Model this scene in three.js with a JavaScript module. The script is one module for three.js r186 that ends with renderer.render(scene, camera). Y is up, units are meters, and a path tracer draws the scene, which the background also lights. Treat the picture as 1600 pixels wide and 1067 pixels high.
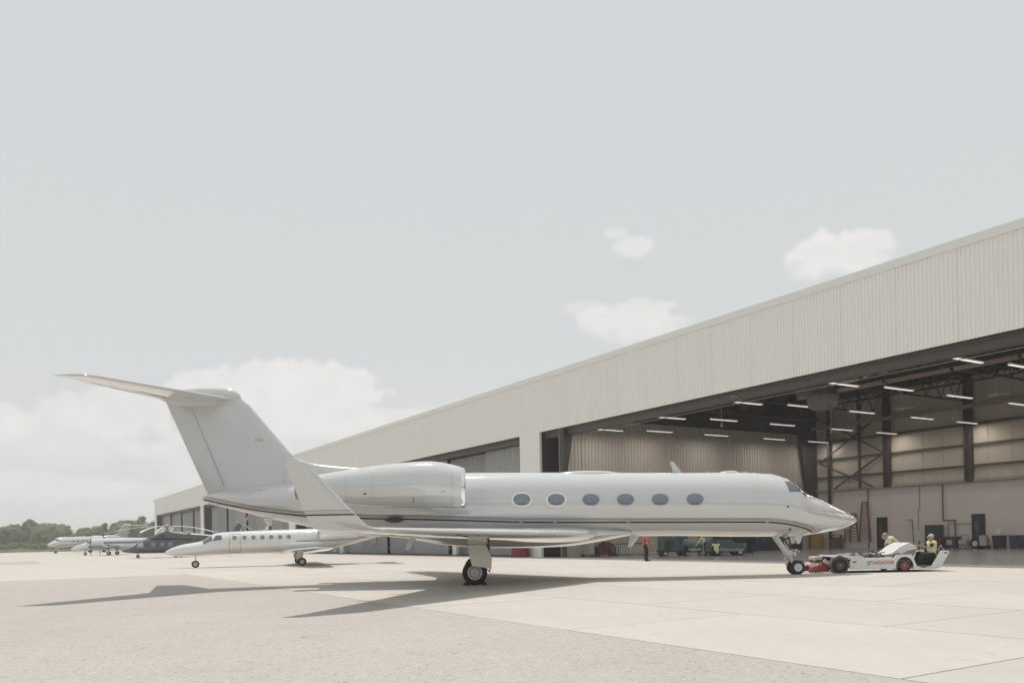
import * as THREE from 'three';
import { mergeGeometries, toCreasedNormals } from 'three/addons/utils/BufferGeometryUtils.js';
import { MarchingCubes } from 'three/addons/objects/MarchingCubes.js';
import { RoundedBoxGeometry } from 'three/addons/geometries/RoundedBoxGeometry.js';
import { RectAreaLightUniformsLib } from 'three/addons/lights/RectAreaLightUniformsLib.js';
import { FontLoader } from 'three/addons/loaders/FontLoader.js';
import { TextGeometry } from 'three/addons/geometries/TextGeometry.js';

// ------------------------------------------------------------------ camera, sky, sun, exposure
const scene = new THREE.Scene();
const FOCAL = 1290, PW = 1600, PH = 1067;
const camera = new THREE.PerspectiveCamera(2 * Math.atan(PH / 2 / FOCAL) * 180 / Math.PI, PW / PH, 0.1, 6000);
camera.position.set(0, 1.6, 0);
camera.rotation.set(0, 0, -0.0195);                 // the photograph is rolled a little
camera.setViewOffset(PW, PH, 0, -306.9, PW, PH);    // rising lens: verticals stay parallel
const renderer = new THREE.WebGLRenderer({ antialias: true });
renderer.setSize(1024, 682);
renderer.toneMapping = THREE.LinearToneMapping;
renderer.toneMappingExposure = 1.0;
renderer.shadowMap.enabled = true;
RectAreaLightUniformsLib.init();

let seed = 12345;
const rnd = () => { seed = (seed + 0x6d2b79f5) | 0; let t = Math.imul(seed ^ (seed >>> 15), 1 | seed); t = (t + Math.imul(t ^ (t >>> 7), 61 | t)) ^ t; return ((t ^ (t >>> 14)) >>> 0) / 4294967296; };
const rr = (a, b) => a + (b - a) * rnd();
const lerp = (a, b, t) => a + (b - a) * t, clamp = (v, a = 0, b = 1) => Math.min(b, Math.max(a, v));
const smooth = (a, b, v) => { const t = clamp((v - a) / (b - a)); return t * t * (3 - 2 * t); };
const hash3 = (x, y, z) => { let h = Math.imul(x, 374761393) ^ Math.imul(y, 668265263) ^ Math.imul(z, 1274126177); h = Math.imul(h ^ (h >>> 13), 1274126177); return ((h ^ (h >>> 16)) >>> 0) / 4294967296; };
function noise3(x, y, z) {
  const xi = Math.floor(x), yi = Math.floor(y), zi = Math.floor(z); let u = x - xi, v = y - yi, w = z - zi;
  u = u * u * (3 - 2 * u); v = v * v * (3 - 2 * v); w = w * w * (3 - 2 * w);
  const a = (k, l, m) => hash3(xi + k, yi + l, zi + m);
  return lerp(lerp(lerp(a(0, 0, 0), a(1, 0, 0), u), lerp(a(0, 1, 0), a(1, 1, 0), u), v), lerp(lerp(a(0, 0, 1), a(1, 0, 1), u), lerp(a(0, 1, 1), a(1, 1, 1), u), v), w);
}
const fbm = (x, y, z, n) => { let s = 0, a = 0.5, t = 0; for (let i = 0; i < n; i++) { s += a * noise3(x, y, z); t += a; a *= 0.52; x *= 2.03; y *= 2.03; z *= 2.03; } return s / t; };

// the sky: pale blue-grey air, paler towards the horizon, with broken cumulus low all round
{
  const W = 2048, Hh = 1024, data = new Float32Array(W * Hh * 4);
  // cumulus banks: azimuth from straight ahead (right positive), elevation of the base, half width, height (degrees), density
  const banks = [[-15.0, 9.3, 7.0, 3.0, 1.0], [-18.8, 9.5, 4.2, 2.0, 0.9], [-9.2, 7.4, 5.4, 1.9, 0.75], [-14, 7.0, 6.5, 2.0, 0.6], [-25.4, 8.2, 4.6, 1.7, 0.7], [-27, 6.4, 6.0, 2.0, 0.5], [-21, 5.4, 5, 1.6, 0.45], [-32.6, 7.4, 2.6, 1.4, 0.8], [-31, 3.4, 7, 1.3, 0.5], [-22, 2.8, 8, 1.5, 0.4],
    [8.9, 14.2, 4.2, 1.6, 0.85], [5.4, 15.3, 1.6, 0.6, 0.5], [21.9, 17.2, 3.6, 1.7, 1.0], [8.9, 19.0, 1.5, 0.7, 0.8], [7.6, 19.9, 0.8, 0.4, 0.7]];
  for (let az = 45; az < 325; az += 15 + 9 * hash3(az, 1, 2)) banks.push([az, 4 + 9 * hash3(az | 0, 3, 4), 4 + 5 * hash3(az | 0, 5, 6), 2.5 + 2 * hash3(az | 0, 7, 8), 0.5 + 0.5 * hash3(az | 0, 9, 1)]);
  for (let j = 0; j < Hh; j++) {
    const el = ((j + 0.5) / Hh - 0.5) * 180, e = Math.max(0, el);
    const k = Math.exp(-e / 11);
    const base = [lerp(0.640, 0.765, k), lerp(0.675, 0.762, k), lerp(0.690, 0.742, k)];
    for (let i = 0; i < W; i++) {
      const ang = ((i + 0.5) / W - 0.5) * 360;            // atan2(z, x)
      let az = ang + 90; if (az > 180) az -= 360; if (az < -180) az += 360;
      let c = 0;
      if (el > -1 && el < 30) {
        const n = fbm(az * 0.42 + 40, el * 0.62 + 9, 3.3, 5); let bil = 0, am = 0.5, fx = az * 0.55 + 17, fy = el * 0.75 + 5;
        for (let o = 0; o < 5; o++) { bil += am * (1 - Math.abs(2 * noise3(fx, fy, 6.5 + o) - 1)); am *= 0.55; fx *= 2.1; fy *= 2.1; }
        for (const [ba, be, bw, bh, d] of banks) {
          let da = az - ba; if (da > 180) da -= 360; if (da < -180) da += 360;
          if (Math.abs(da) > bw * 2) continue;
          const up = (el - be) / bh, q = (da / bw) ** 2 + (up > 0 ? up * up : (up * 1.1) ** 2);
          const v = smooth(0, up > 0 ? 0.22 : 0.75, 0.75 - q + (bil - 0.62) * 1.5 + (n - 0.5) * 0.7) * d;
          c = c + v * (1 - c);
        }
        c = Math.max(c, 0.34 * smooth(0.42, 0.70, n) * smooth(13, 3, el));
      }
      const sh = 0.825 + 0.05 * (fbm(az * 0.9, el * 1.3, 1.7, 3) - 0.5) * 2;
      // clear air palest towards the sun, painted darker and bluer away to dim skylight
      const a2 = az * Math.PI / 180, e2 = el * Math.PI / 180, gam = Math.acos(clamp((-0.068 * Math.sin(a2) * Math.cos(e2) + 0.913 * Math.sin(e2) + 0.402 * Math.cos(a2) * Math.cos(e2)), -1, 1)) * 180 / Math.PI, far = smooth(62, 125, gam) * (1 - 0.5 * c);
      const o = (j * W + i) * 4, g = el < 0 ? 0.94 : 1;
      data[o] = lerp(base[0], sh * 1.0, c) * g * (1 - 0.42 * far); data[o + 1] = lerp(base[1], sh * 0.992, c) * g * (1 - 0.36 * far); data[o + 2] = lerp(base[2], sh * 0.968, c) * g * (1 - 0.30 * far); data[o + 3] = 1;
    }
  }
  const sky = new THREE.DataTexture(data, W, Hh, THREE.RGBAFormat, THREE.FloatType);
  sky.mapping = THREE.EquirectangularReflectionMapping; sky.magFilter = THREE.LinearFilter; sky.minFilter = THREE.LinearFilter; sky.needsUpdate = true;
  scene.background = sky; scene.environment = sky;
}
const sun = new THREE.DirectionalLight(new THREE.Color(1, 0.955, 0.885), 3.25);
sun.position.set(-0.075 * 150, 150, -0.44 * 150);
sun.castShadow = true;
Object.assign(sun.shadow.camera, { left: -120, right: 120, top: 120, bottom: -120, near: 1, far: 500 });
sun.shadow.mapSize.set(4096, 4096);
scene.add(sun, sun.target);

// ------------------------------------------------------------------ helpers
const taken = new Map();
function numbered(n) { const k = taken.get(n) ?? 0; taken.set(n, k + 1); return k ? `${n}_${String(k).padStart(3, '0')}` : n; }
function thing(name, label, category, [x, y, z] = [0, 0, 0], turn = 0, group) {
  const o = new THREE.Group(); o.name = numbered(name); o.position.set(x, y, z); o.rotation.y = turn;
  o.userData = { label, category }; if (group) o.userData.group = group;
  scene.add(o); return o;
}
function part(name, geo, mat, parent, label) {
  const m = new THREE.Mesh(Array.isArray(geo) ? merge(geo) : geo, mat); m.name = name; m.castShadow = m.receiveShadow = true;
  if (label) m.userData.label = label;
  parent.add(m); return m;
}
function structure(name, geo, mat) { const m = part(numbered(name), geo, mat, scene); m.userData.kind = 'structure'; return m; }
function merge(gs) {
  return mergeGeometries(gs.map((g) => { const n = g.index ? g.toNonIndexed() : g; for (const k of Object.keys(n.attributes)) if (!['position', 'normal'].includes(k)) n.deleteAttribute(k); return n; }));
}
const bx = (w, h, d, x = 0, y = 0, z = 0) => new THREE.BoxGeometry(w, h, d).translate(x, y, z);
const rbx = (w, h, d, x = 0, y = 0, z = 0, r = 0.03) => new RoundedBoxGeometry(w, h, d, 2, Math.min(r, w / 2.01, h / 2.01, d / 2.01)).translate(x, y, z);
const P3 = (a) => new THREE.Vector3(...a);
function rod(p, q, r, seg = 8, r2 = r) {
  const a = P3(p), b = P3(q), d = b.clone().sub(a), g = new THREE.CylinderGeometry(r2, r, d.length(), seg);
  g.applyQuaternion(new THREE.Quaternion().setFromUnitVectors(new THREE.Vector3(0, 1, 0), d.normalize()));
  return g.translate(...a.add(b).multiplyScalar(0.5).toArray());
}
function bar(p, q, w, h) {          // a square bar from p to q
  const a = P3(p), b = P3(q), d = b.clone().sub(a), L = d.length(), m = new THREE.Matrix4();
  const z = d.clone().normalize(), up = Math.abs(z.y) > 0.9 ? new THREE.Vector3(1, 0, 0) : new THREE.Vector3(0, 1, 0), x = up.clone().cross(z).normalize(), y = z.clone().cross(x);
  m.makeBasis(x, y, z).setPosition(a.add(b).multiplyScalar(0.5));
  return new THREE.BoxGeometry(w, h, L).applyMatrix4(m);
}
function loft(rings, { caps = [true, true], crease = 0 } = {}) {
  const n = rings[0].length, pos = [], idx = [];
  for (const r of rings) for (const p of r) pos.push(...p);
  for (let i = 0; i < rings.length - 1; i++) for (let j = 0; j < n; j++) {
    const a = i * n + j, b = i * n + (j + 1) % n, c = a + n, d = b + n; idx.push(a, c, b, b, c, d);
  }
  const cap = (ri, flip) => {
    const c = [0, 1, 2].map((k) => rings[ri].reduce((s, p) => s + p[k], 0) / n), base = pos.length / 3; pos.push(...c);
    const st = pos.length / 3; for (const p of rings[ri]) pos.push(...p);
    for (let j = 0; j < n; j++) { const a = st + j, b = st + (j + 1) % n; flip ? idx.push(base, b, a) : idx.push(base, a, b); }
  };
  if (caps[0]) cap(0, false); if (caps[1]) cap(rings.length - 1, true);
  const g = new THREE.BufferGeometry(); g.setAttribute('position', new THREE.Float32BufferAttribute(pos, 3)); g.setIndex(idx);
  g.computeVertexNormals(); return crease ? toCreasedNormals(g, crease) : g;
}
function grid(nu, nv, f) {           // an open sheet from f(u, v), u and v from 0 to 1
  const pos = [], idx = [];
  for (let i = 0; i <= nu; i++) for (let j = 0; j <= nv; j++) pos.push(...f(i / nu, j / nv));
  for (let i = 0; i < nu; i++) for (let j = 0; j < nv; j++) { const a = i * (nv + 1) + j, b = a + 1, c = a + nv + 1, d = c + 1; idx.push(a, c, b, b, c, d); }
  const g = new THREE.BufferGeometry(); g.setAttribute('position', new THREE.Float32BufferAttribute(pos, 3)); g.setIndex(idx); g.computeVertexNormals(); return g;
}
function prism(pts, depth, bevel = 0) {   // outline in x, y; thick along z, centred on 0
  const s = new THREE.Shape(pts.map(([x, y]) => new THREE.Vector2(x, y)));
  return new THREE.ExtrudeGeometry(s, { depth: depth - 2 * bevel, bevelEnabled: bevel > 0, bevelSize: bevel, bevelThickness: bevel, bevelOffset: -bevel, bevelSegments: 2 }).translate(0, 0, -depth / 2 + bevel);
}
const interp = (tab, x, k) => {          // monotone-ish cubic through a table sorted by its first column
  let i = 0; const n = tab.length; if (x <= tab[0][0]) return tab[0][k]; if (x >= tab[n - 1][0]) return tab[n - 1][k];
  while (tab[i + 1][0] < x) i++;
  const s = (a, b) => (tab[b][k] - tab[a][k]) / (tab[b][0] - tab[a][0]);
  const m = (j) => { if (j === 0) return s(0, 1); if (j === n - 1) return s(n - 2, n - 1); const a = s(j - 1, j), b = s(j, j + 1); return a * b <= 0 ? 0 : 2 * a * b / (a + b); };
  const h = tab[i + 1][0] - tab[i][0], t = (x - tab[i][0]) / h, m0 = m(i) * h, m1 = m(i + 1) * h;
  return (2 * t ** 3 - 3 * t * t + 1) * tab[i][k] + (t ** 3 - 2 * t * t + t) * m0 + (-2 * t ** 3 + 3 * t * t) * tab[i + 1][k] + (t ** 3 - t * t) * m1;
};
const mat = (r, g, b, roughness = 0.6, extra = {}) => { const { color, ...x } = extra; return new THREE.MeshPhysicalMaterial({ color: new THREE.Color().setRGB(r, g, b), roughness, side: THREE.DoubleSide, ...x }); };
// a tiling texture from f(x, y) in 0..1, wrapping; the values are linear grey or rgb
function tile(n, f, { srgb = true, repeat = 1 } = {}) {
  const d = new Uint8Array(n * n * 4), enc = (v) => { v = clamp(v); return Math.round(255 * (srgb ? (v <= 0.0031308 ? 12.92 * v : 1.055 * v ** (1 / 2.4) - 0.055) : v)); };
  for (let j = 0; j < n; j++) for (let i = 0; i < n; i++) { const v = f(i / n, j / n, i, j), o = (j * n + i) * 4, a = Array.isArray(v) ? v : [v, v, v]; d[o] = enc(a[0]); d[o + 1] = enc(a[1]); d[o + 2] = enc(a[2]); d[o + 3] = 255; }
  const t = new THREE.DataTexture(d, n, n); t.wrapS = t.wrapT = THREE.RepeatWrapping; t.magFilter = THREE.LinearFilter; t.minFilter = THREE.LinearMipmapLinearFilter; t.generateMipmaps = true;
  t.repeat.set(repeat, repeat); if (srgb) t.colorSpace = THREE.SRGBColorSpace; t.needsUpdate = true; return t;
}
// periodic noise: period p cells
function pn(x, y, p, s) {
  x *= p; y *= p; const xi = Math.floor(x), yi = Math.floor(y); let u = x - xi, v = y - yi; u = u * u * (3 - 2 * u); v = v * v * (3 - 2 * v);
  const h = (a, b) => hash3(((a % p) + p) % p, ((b % p) + p) % p, s);
  return lerp(lerp(h(xi, yi), h(xi + 1, yi), u), lerp(h(xi, yi + 1), h(xi + 1, yi + 1), u), v);
}
const pf = (x, y, p, s, n) => { let t = 0, a = 0.5, k = 0; for (let i = 0; i < n; i++) { t += a * pn(x, y, p, s + i); k += a; a *= 0.55; p *= 2; } return t / k; };
function planarUV(g, f) { const p = g.attributes.position, uv = new Float32Array(p.count * 2); for (let i = 0; i < p.count; i++) { const [u, v] = f(p.getX(i), p.getY(i), p.getZ(i)); uv[2 * i] = u; uv[2 * i + 1] = v; } g.setAttribute('uv', new THREE.BufferAttribute(uv, 2)); return g; }

// ------------------------------------------------------------------ ground
// The hangar row's own frame: t metres along the front towards the far left, d metres into the building, from a point at the right of the picture.
const AL = 31.5 * Math.PI / 180, HX = 21.7, HZ = -35.1, HTURN = -(Math.PI / 2 - AL);
const hp = (t, y, d) => [HX - t * Math.sin(AL) + d * Math.cos(AL), y, HZ - t * Math.cos(AL) - d * Math.sin(AL)];
const quad = (c, y, nu = 1, nv = 1) => grid(nu, nv, (u, v) => { const a = c.map(([t, d]) => hp(t, y, d)); return [0, 1, 2].map((k) => lerp(lerp(a[0][k], a[1][k], u), lerp(a[3][k], a[2][k], u), v)); });
const worldUV = (g, s) => planarUV(g, (x, y, z) => [x / s, z / s]);
function mottle(g, amp, sc, sd) {      // patches of slightly different tone, as old paving has
  const p = g.attributes.position, c = new Float32Array(p.count * 3);
  for (let i = 0; i < p.count; i++) { const v = 1 + amp * 2 * (fbm(p.getX(i) / sc, sd, p.getZ(i) / sc, 4) - 0.5); c[3 * i] = v; c[3 * i + 1] = v; c[3 * i + 2] = v; }
  g.setAttribute('color', new THREE.BufferAttribute(c, 3)); return g;
}
const asphaltTex = tile(1024, (x, y, i, j) => {
  const f = pf(x, y, 96, 3, 3), st = hash3(i >> 1, j >> 1, 7), st2 = hash3(i, j, 17), big = pf(x, y, 5, 31, 4), crack = Math.abs(pf(x, y, 9, 55, 3) - 0.5), pit = pf(x, y, 150, 91, 2);
  let v = 0.84 + 0.20 * (f - 0.5) + 0.26 * (st - 0.5) + 0.14 * (st2 - 0.5) + 0.07 * (big - 0.5);
  if (pit < 0.25) v -= 0.45 * (1 - pit / 0.25) + 0.12; if (crack < 0.004 && pf(x, y, 6, 77, 2) > 0.60) v -= 0.28;
  return [v * 1.0, v * 0.985, v * 0.965];
});
const asphaltBump = tile(1024, (x, y, i, j) => 0.5 + 0.5 * (pf(x, y, 128, 3, 2) - 0.5) + 0.35 * (hash3(i >> 1, j >> 1, 7) - 0.5), { srgb: false });
const concreteTex = tile(1024, (x, y, i, j) => { const v = 0.90 + 0.13 * (pf(x, y, 4, 5, 6) - 0.5) + 0.07 * (pf(x, y * 0.25, 64, 8, 3) - 0.5) - (Math.abs(pf(x, y, 7, 61, 4) - 0.5) < 0.0025 && pf(x, y, 5, 71, 2) > 0.55 ? 0.16 : 0) + 0.05 * (hash3(i, j, 3) - 0.5) - (pf(x, y, 120, 15, 2) < 0.16 ? 0.12 : 0); return [v, v * 0.985, v * 0.965]; });
const concreteBump = tile(512, (x, y, i, j) => 0.5 + 0.3 * (pf(x, y, 64, 5, 3) - 0.5) + 0.2 * (hash3(i, j, 3) - 0.5), { srgb: false });
const asphaltMat = new THREE.MeshPhysicalMaterial({ color: new THREE.Color().setRGB(0.492, 0.456, 0.43), map: asphaltTex, bumpMap: asphaltBump, bumpScale: 0.006, roughness: 0.92, vertexColors: true, side: THREE.DoubleSide });
const concMats = [1, 0.975, 1.02, 0.96].map((k) => new THREE.MeshPhysicalMaterial({ color: new THREE.Color().setRGB(0.548 * k, 0.512 * k, 0.474 * k), map: concreteTex, bumpMap: concreteBump, bumpScale: 0.002, roughness: 0.88, side: THREE.DoubleSide }));
const concFar = concMats[0].clone(); concFar.vertexColors = true;

// the land, far beyond the airfield
structure('ground', worldUV(new THREE.PlaneGeometry(5000, 5000, 1, 1).rotateX(-Math.PI / 2).translate(0, -0.06, -1500), 9), mat(0.20, 0.22, 0.11, 0.95));
// old asphalt, from behind the camera to the edge of the concrete
{
  const g = quad([[-70, -28.655], [28.2, -28.655], [26.5, -75], [-70, -75]], 0, 110, 60);
  structure('asphalt_apron', mottle(worldUV(g, 5.2), 0.05, 3.5, 5), asphaltMat);
}
// far concrete: a sheet where the joints can no longer be told apart
structure('concrete_taxiway', mottle(worldUV(quad([[20, -75], [20, -28.6], [300, -28.6], [300, -75]], -0.006, 90, 20), 14), 0.05, 14, 9), concFar);
structure('concrete_apron', mottle(worldUV(quad([[31, 0], [300, 0], [300, -28.72], [31, -28.72]], -0.002, 90, 12), 14), 0.05, 12, 4), concFar);
structure('asphalt_strip', mottle(worldUV(quad([[74, -34], [92, -34], [92, -75], [74, -75]], 0.004, 10, 20), 5.2), 0.08, 6, 2), asphaltMat);
structure('sealed_joint_bed', quad([[-40, 0.2], [31.2, 0.2], [31.2, -28.68], [-40, -28.68]], -0.012), mat(0.34, 0.315, 0.28, 0.95));
{
  // the apron slabs in front of the open hangar, each its own piece
  const slabs = new THREE.Group(); slabs.name = 'concrete_slabs'; slabs.userData.kind = 'structure'; scene.add(slabs);
  const rows = [-28.68, -24.4, -20.1, -15.8, -11.5, -7.2, -2.9, -0.02];
  for (let r = 0; r < rows.length - 1; r++) {
    let t = -38 + (r % 2 ? 3.1 : 0);
    for (; t < 31; t += 6.2) {
      const g = 0.013, t1 = Math.min(t + 6.2, 31), y = rr(0, 0.0025);
      if (t1 - t < 0.5) continue;
      const c = [[t + g, rows[r] + g], [t1 - g, rows[r] + g], [t1 - g, rows[r + 1] - g], [t + g, rows[r + 1] - g]];
      const top = c.map(([a, b]) => hp(a, 0.003 + y, b)), bot = c.map(([a, b]) => hp(a, -0.01, b));
      const o = loft([bot, top], { caps: [false, true], crease: 0.3 }), s = rr(0, 9);
      part('concrete_slab', planarUV(o, (x, yy, z) => [x / 14 + s, z / 14 + s * 1.7]), concMats[Math.floor(rnd() * 4)], slabs);
    }
  }
}
structure('painted_line', quad([[28.4, -36.2], [28.75, -36.2], [28.6, -70], [28.25, -70]], 0.002), mat(0.74, 0.73, 0.70, 0.7));
structure('grass_verge', quad([[302, -4], [420, -4], [420, -150], [296, -150]], -0.03), mat(0.33, 0.31, 0.17, 0.95));
// polished epoxy floor inside the open hangar
const floorTex = tile(512, (x, y, i, j) => 0.86 + 0.18 * (pf(x, y, 5, 3, 5) - 0.5) + 0.03 * (hash3(i, j, 1) - 0.5));
structure('hangar_floor', worldUV(quad([[-31, -0.02], [34.2, -0.02], [34.2, 30], [-31, 30]], 0.004), 8), new THREE.MeshPhysicalMaterial({ color: new THREE.Color().setRGB(0.33, 0.33, 0.34), map: floorTex, roughness: 0.22, side: THREE.DoubleSide }));

// ------------------------------------------------------------------ the hangar row
const hangar = thing('hangar_building', 'long pale hangar row with a ribbed metal fascia and one wide open bay', 'hangar', [HX, 0, HZ], HTURN);
const L = (t, y, d) => [-t, y, -d];
const streak = tile(512, (x, y) => 0.965 + 0.05 * (pf(x, y, 6, 9, 4) - 0.5));
const fasciaMats = [1, 0.996, 1.004].map((k) => new THREE.MeshPhysicalMaterial({ color: new THREE.Color().setRGB(0.91 * k, 0.88 * k, 0.84 * k), map: streak, roughness: 0.5, side: THREE.DoubleSide }));
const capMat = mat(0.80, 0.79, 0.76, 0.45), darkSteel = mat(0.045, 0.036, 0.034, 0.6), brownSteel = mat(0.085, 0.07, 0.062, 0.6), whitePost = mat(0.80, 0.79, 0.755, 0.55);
function ribbed(width, h, pitch, rib, depth, flat) {   // ribbed sheet in x from 0, y from 0; ribs stand out along +z
  const n = Math.round(width / pitch), pr = [];
  for (let i = 0; i < n; i++) { const x = i * pitch; pr.push([x, 0], [x + (pitch - rib) / 2, 0], [x + (pitch - rib) / 2 + flat, depth], [x + (pitch + rib) / 2 - flat, depth], [x + (pitch + rib) / 2, 0]); }
  pr.push([width, 0]);
  const pos = [], idx = [], uv = [];
  for (let i = 0; i < pr.length - 1; i++) { const [x0, z0] = pr[i], [x1, z1] = pr[i + 1], b = pos.length / 3; pos.push(x0, 0, z0, x1, 0, z1, x1, h, z1, x0, h, z0); uv.push(x0 / 6, 0, x1 / 6, 0, x1 / 6, h / 6, x0 / 6, h / 6); idx.push(b, b + 1, b + 2, b, b + 2, b + 3); }
  const g = new THREE.BufferGeometry(); g.setAttribute('position', new THREE.Float32BufferAttribute(pos, 3)); g.setAttribute('uv', new THREE.Float32BufferAttribute(uv, 2)); g.setIndex(idx); g.computeVertexNormals(); return g;
}
{
  // fascia: ribbed panels, one mesh each
  const pw = 3.048, geo = ribbed(pw - 0.006, 4.22, 0.2028, 0.11, 0.05, 0.02), T0 = -31, n = 89;
  for (let i = 0; i < n; i++) { const p = part('fascia_panel', geo, fasciaMats[Math.floor(rnd() * 3)], hangar); p.position.set(...L(T0 + (i + 1) * pw, 10.06, 0)); }
  for (let i = 0; i < n; i += 3) part('coping', new THREE.BoxGeometry(pw * 3 - 0.01, 0.40, 0.5).translate(-(T0 + (i + 1.5) * pw), 14.46, -0.15), capMat, hangar);
  // backing, roof, header beams
  part('roof', bx(271, 0.25, 31, -(104.5), 14.12, -15.7), mat(0.035, 0.029, 0.027, 0.7), hangar);
  part('fascia_backing', bx(271, 4.1, 0.1, -104.5, 12.1, -0.12), brownSteel, hangar);
  part('header_beam', [bx(270, 0.38, 0.5, -104.5, 9.86, -0.75), bx(270, 0.1, 0.8, -104.5, 10.0, -0.7), bx(270, 0.09, 0.7, -104.5, 9.64, -0.8)], mat(0.105, 0.085, 0.078, 0.55), hangar);
  part('header_conduit', rod(L(35, 9.52, 1.35), L(-31, 9.52, 1.35), 0.018, 6), mat(0.5, 0.48, 0.45, 0.5), hangar);
  part('end_wall', bx(0.3, 14.2, 31, -240.2, 7.1, -15.7), fasciaMats[0], hangar);
  part('end_wall', bx(0.3, 14.2, 31, 31.2, 7.1, -15.7), mat(0.3, 0.28, 0.25, 0.8), hangar);
  part('rear_wall', bx(205, 14.2, 0.3, -137.5, 7.1, -31.0), mat(0.3, 0.28, 0.25, 0.8), hangar);
  // the piers between the bays: white face, dark return
  for (const t of [38.4, 105, 172, 238.4]) {
    part('pier', bx(3.0, 10.12, 0.22, -t, 5.06, -0.04), whitePost, hangar);
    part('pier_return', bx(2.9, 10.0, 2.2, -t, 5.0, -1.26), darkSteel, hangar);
  }
  // closed bays: tall ribbed leaves in two tracks
  const doorMats = [mat(0.40, 0.40, 0.39, 0.6), mat(0.35, 0.355, 0.35, 0.6), mat(0.43, 0.425, 0.41, 0.6)], leafW = 8.02, leaf = ribbed(leafW, 9.5, 0.401, 0.2, 0.09, 0.03);
  for (const [t0, t1] of [[39.9, 103.5], [106.5, 170.5], [173.5, 236.9]]) {
    let k = 0;
    for (let t = t0 + 0.05; t < t1 - 1; t += leafW - 0.1, k++) {
      const p = part('door_leaf', leaf, doorMats[(k + (t0 | 0)) % 3], hangar); p.position.set(...L(t + leafW, 0.06, 1.25 + (k % 2) * 0.42));
      part('leaf_post', bx(0.16, 9.5, 0.14, -t - 0.08, 4.81, -1.2 - (k % 2) * 0.42), k % 2 ? brownSteel : doorMats[2], hangar);
    }
    part('door_track', [bx(t1 - t0, 0.05, 0.12, -(t0 + t1) / 2, 0.03, -1.35), bx(t1 - t0, 0.05, 0.12, -(t0 + t1) / 2, 0.03, -1.75)], darkSteel, hangar);
  }
  // open bay: side wall of ribbed sheet, its tapered frame columns and the dark gable above
  const sideMat = [mat(0.46, 0.415, 0.365, 0.6), mat(0.44, 0.40, 0.355, 0.6)], sg = ribbed(3.4, 10.9, 0.34, 0.075, 0.05, 0.015);
  for (let i = 0; i < 9; i++) { const p = part('side_wall_panel', sg, sideMat[i % 2], hangar); p.rotation.y = Math.PI / 2; p.position.set(...L(34.3, 0, 0 + 3.4 * i)); p.position.z = -3.4 * i; p.rotation.y = Math.PI / 2; }
  part('gable_infill', bx(0.12, 3.1, 30, -34.42, 12.45, -15), darkSteel, hangar);
  part('jamb_closure', bx(2.7, 10, 0.12, -35.65, 5.0, -2.2), darkSteel, hangar);
  const taper = () => prism([[0, 0], [0.12, 0], [0.22, 6], [0.95, 10], [1.6, 13.9], [0, 13.9]], 0.5);
  part('frame_column', taper(1).rotateY(Math.PI / 2).translate(-33.9, 0, -0.02), darkSteel, hangar);
  part('frame_column', prism([[0, 0], [0.5, 0], [2.4, 11], [2.4, 13.9], [0, 13.9]], 0.34).rotateY(-Math.PI / 2).translate(-33.95, 0, -29.9), darkSteel, hangar);
  // back wall: block courses below, insulated sheets above
  const blockMats = [mat(0.63, 0.585, 0.545, 0.8), mat(0.615, 0.575, 0.535, 0.8), mat(0.645, 0.595, 0.55, 0.8)];
  for (let i = 0; i < 27; i++) part('block_course', bx(65.2, 0.194, 0.2, -1.65, 0.1 + i * 0.2, -30.1), blockMats[Math.floor(rnd() * 3)], hangar);
  part('block_mortar', bx(65.2, 5.4, 0.16, -1.65, 2.7, -30.1), mat(0.42, 0.385, 0.35, 0.9), hangar);
  part('wall_ledge', [bx(65, 0.12, 0.5, -1.65, 5.47, -29.95), bx(65, 0.05, 0.1, -1.65, 5.62, -29.75)], mat(0.30, 0.27, 0.25, 0.7), hangar);
  const insul = [mat(0.52, 0.465, 0.39, 0.75), mat(0.49, 0.44, 0.375, 0.75), mat(0.54, 0.48, 0.40, 0.75)];
  for (let i = 0; i < 36; i++) part('insulation_panel', bx(1.80, 8.4, 0.08, -(34.1 - 0.92 - i * 1.83), 9.75, -30.08 - rr(0, 0.03)), insul[Math.floor(rnd() * 3)], hangar);
  for (const y of [6.72, 8.42, 10.08]) part('girt', bx(65, 0.17, 0.2, -1.65, y, -29.9), brownSteel, hangar);
  for (const t of [26.2, 18.95, 11.6, 4.3, -3]) part('column', [bx(0.12, 8.5, 0.4, -t + 0.22, 9.7, -29.65), bx(0.12, 8.5, 0.4, -t - 0.22, 9.7, -29.65), bx(0.5, 8.5, 0.1, -t, 9.7, -29.66)], darkSteel, hangar);
  part('corner_post', bx(0.22, 14, 0.2, -32.2, 7, -29.6), darkSteel, hangar);
  part('intermediate_post', bx(0.2, 8.4, 0.22, -29, 9.7, -29.7), brownSteel, hangar);
  for (const [a, b] of [[[33.2, 8.1], [27.2, 11.6]], [[33.2, 8.1], [27.6, 5.6]], [[26.4, 8.5], [31.4, 11.4]], [[26.4, 8.5], [31.6, 5.6]]]) part('wind_brace', bar(L(a[0], a[1], 29.5), L(b[0], b[1], 29.5), 0.12, 0.14), brownSteel, hangar);
  // roof framing: trusses front to back and joists across
  const truss = (p, q, h, n) => {
    const a = P3(p), b = P3(q), gs = [bar(p, q, 0.14, 0.12), bar([p[0], p[1] + h, p[2]], [q[0], q[1] + h, q[2]], 0.14, 0.12)];
    for (let i = 0; i < n; i++) { const u = a.clone().lerp(b, i / n), v = a.clone().lerp(b, (i + 0.5) / n), w = a.clone().lerp(b, (i + 1) / n); v.y += h; gs.push(bar(u.toArray(), v.toArray(), 0.06, 0.06), bar(v.toArray(), w.toArray(), 0.06, 0.06)); }
    return gs;
  };
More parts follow.
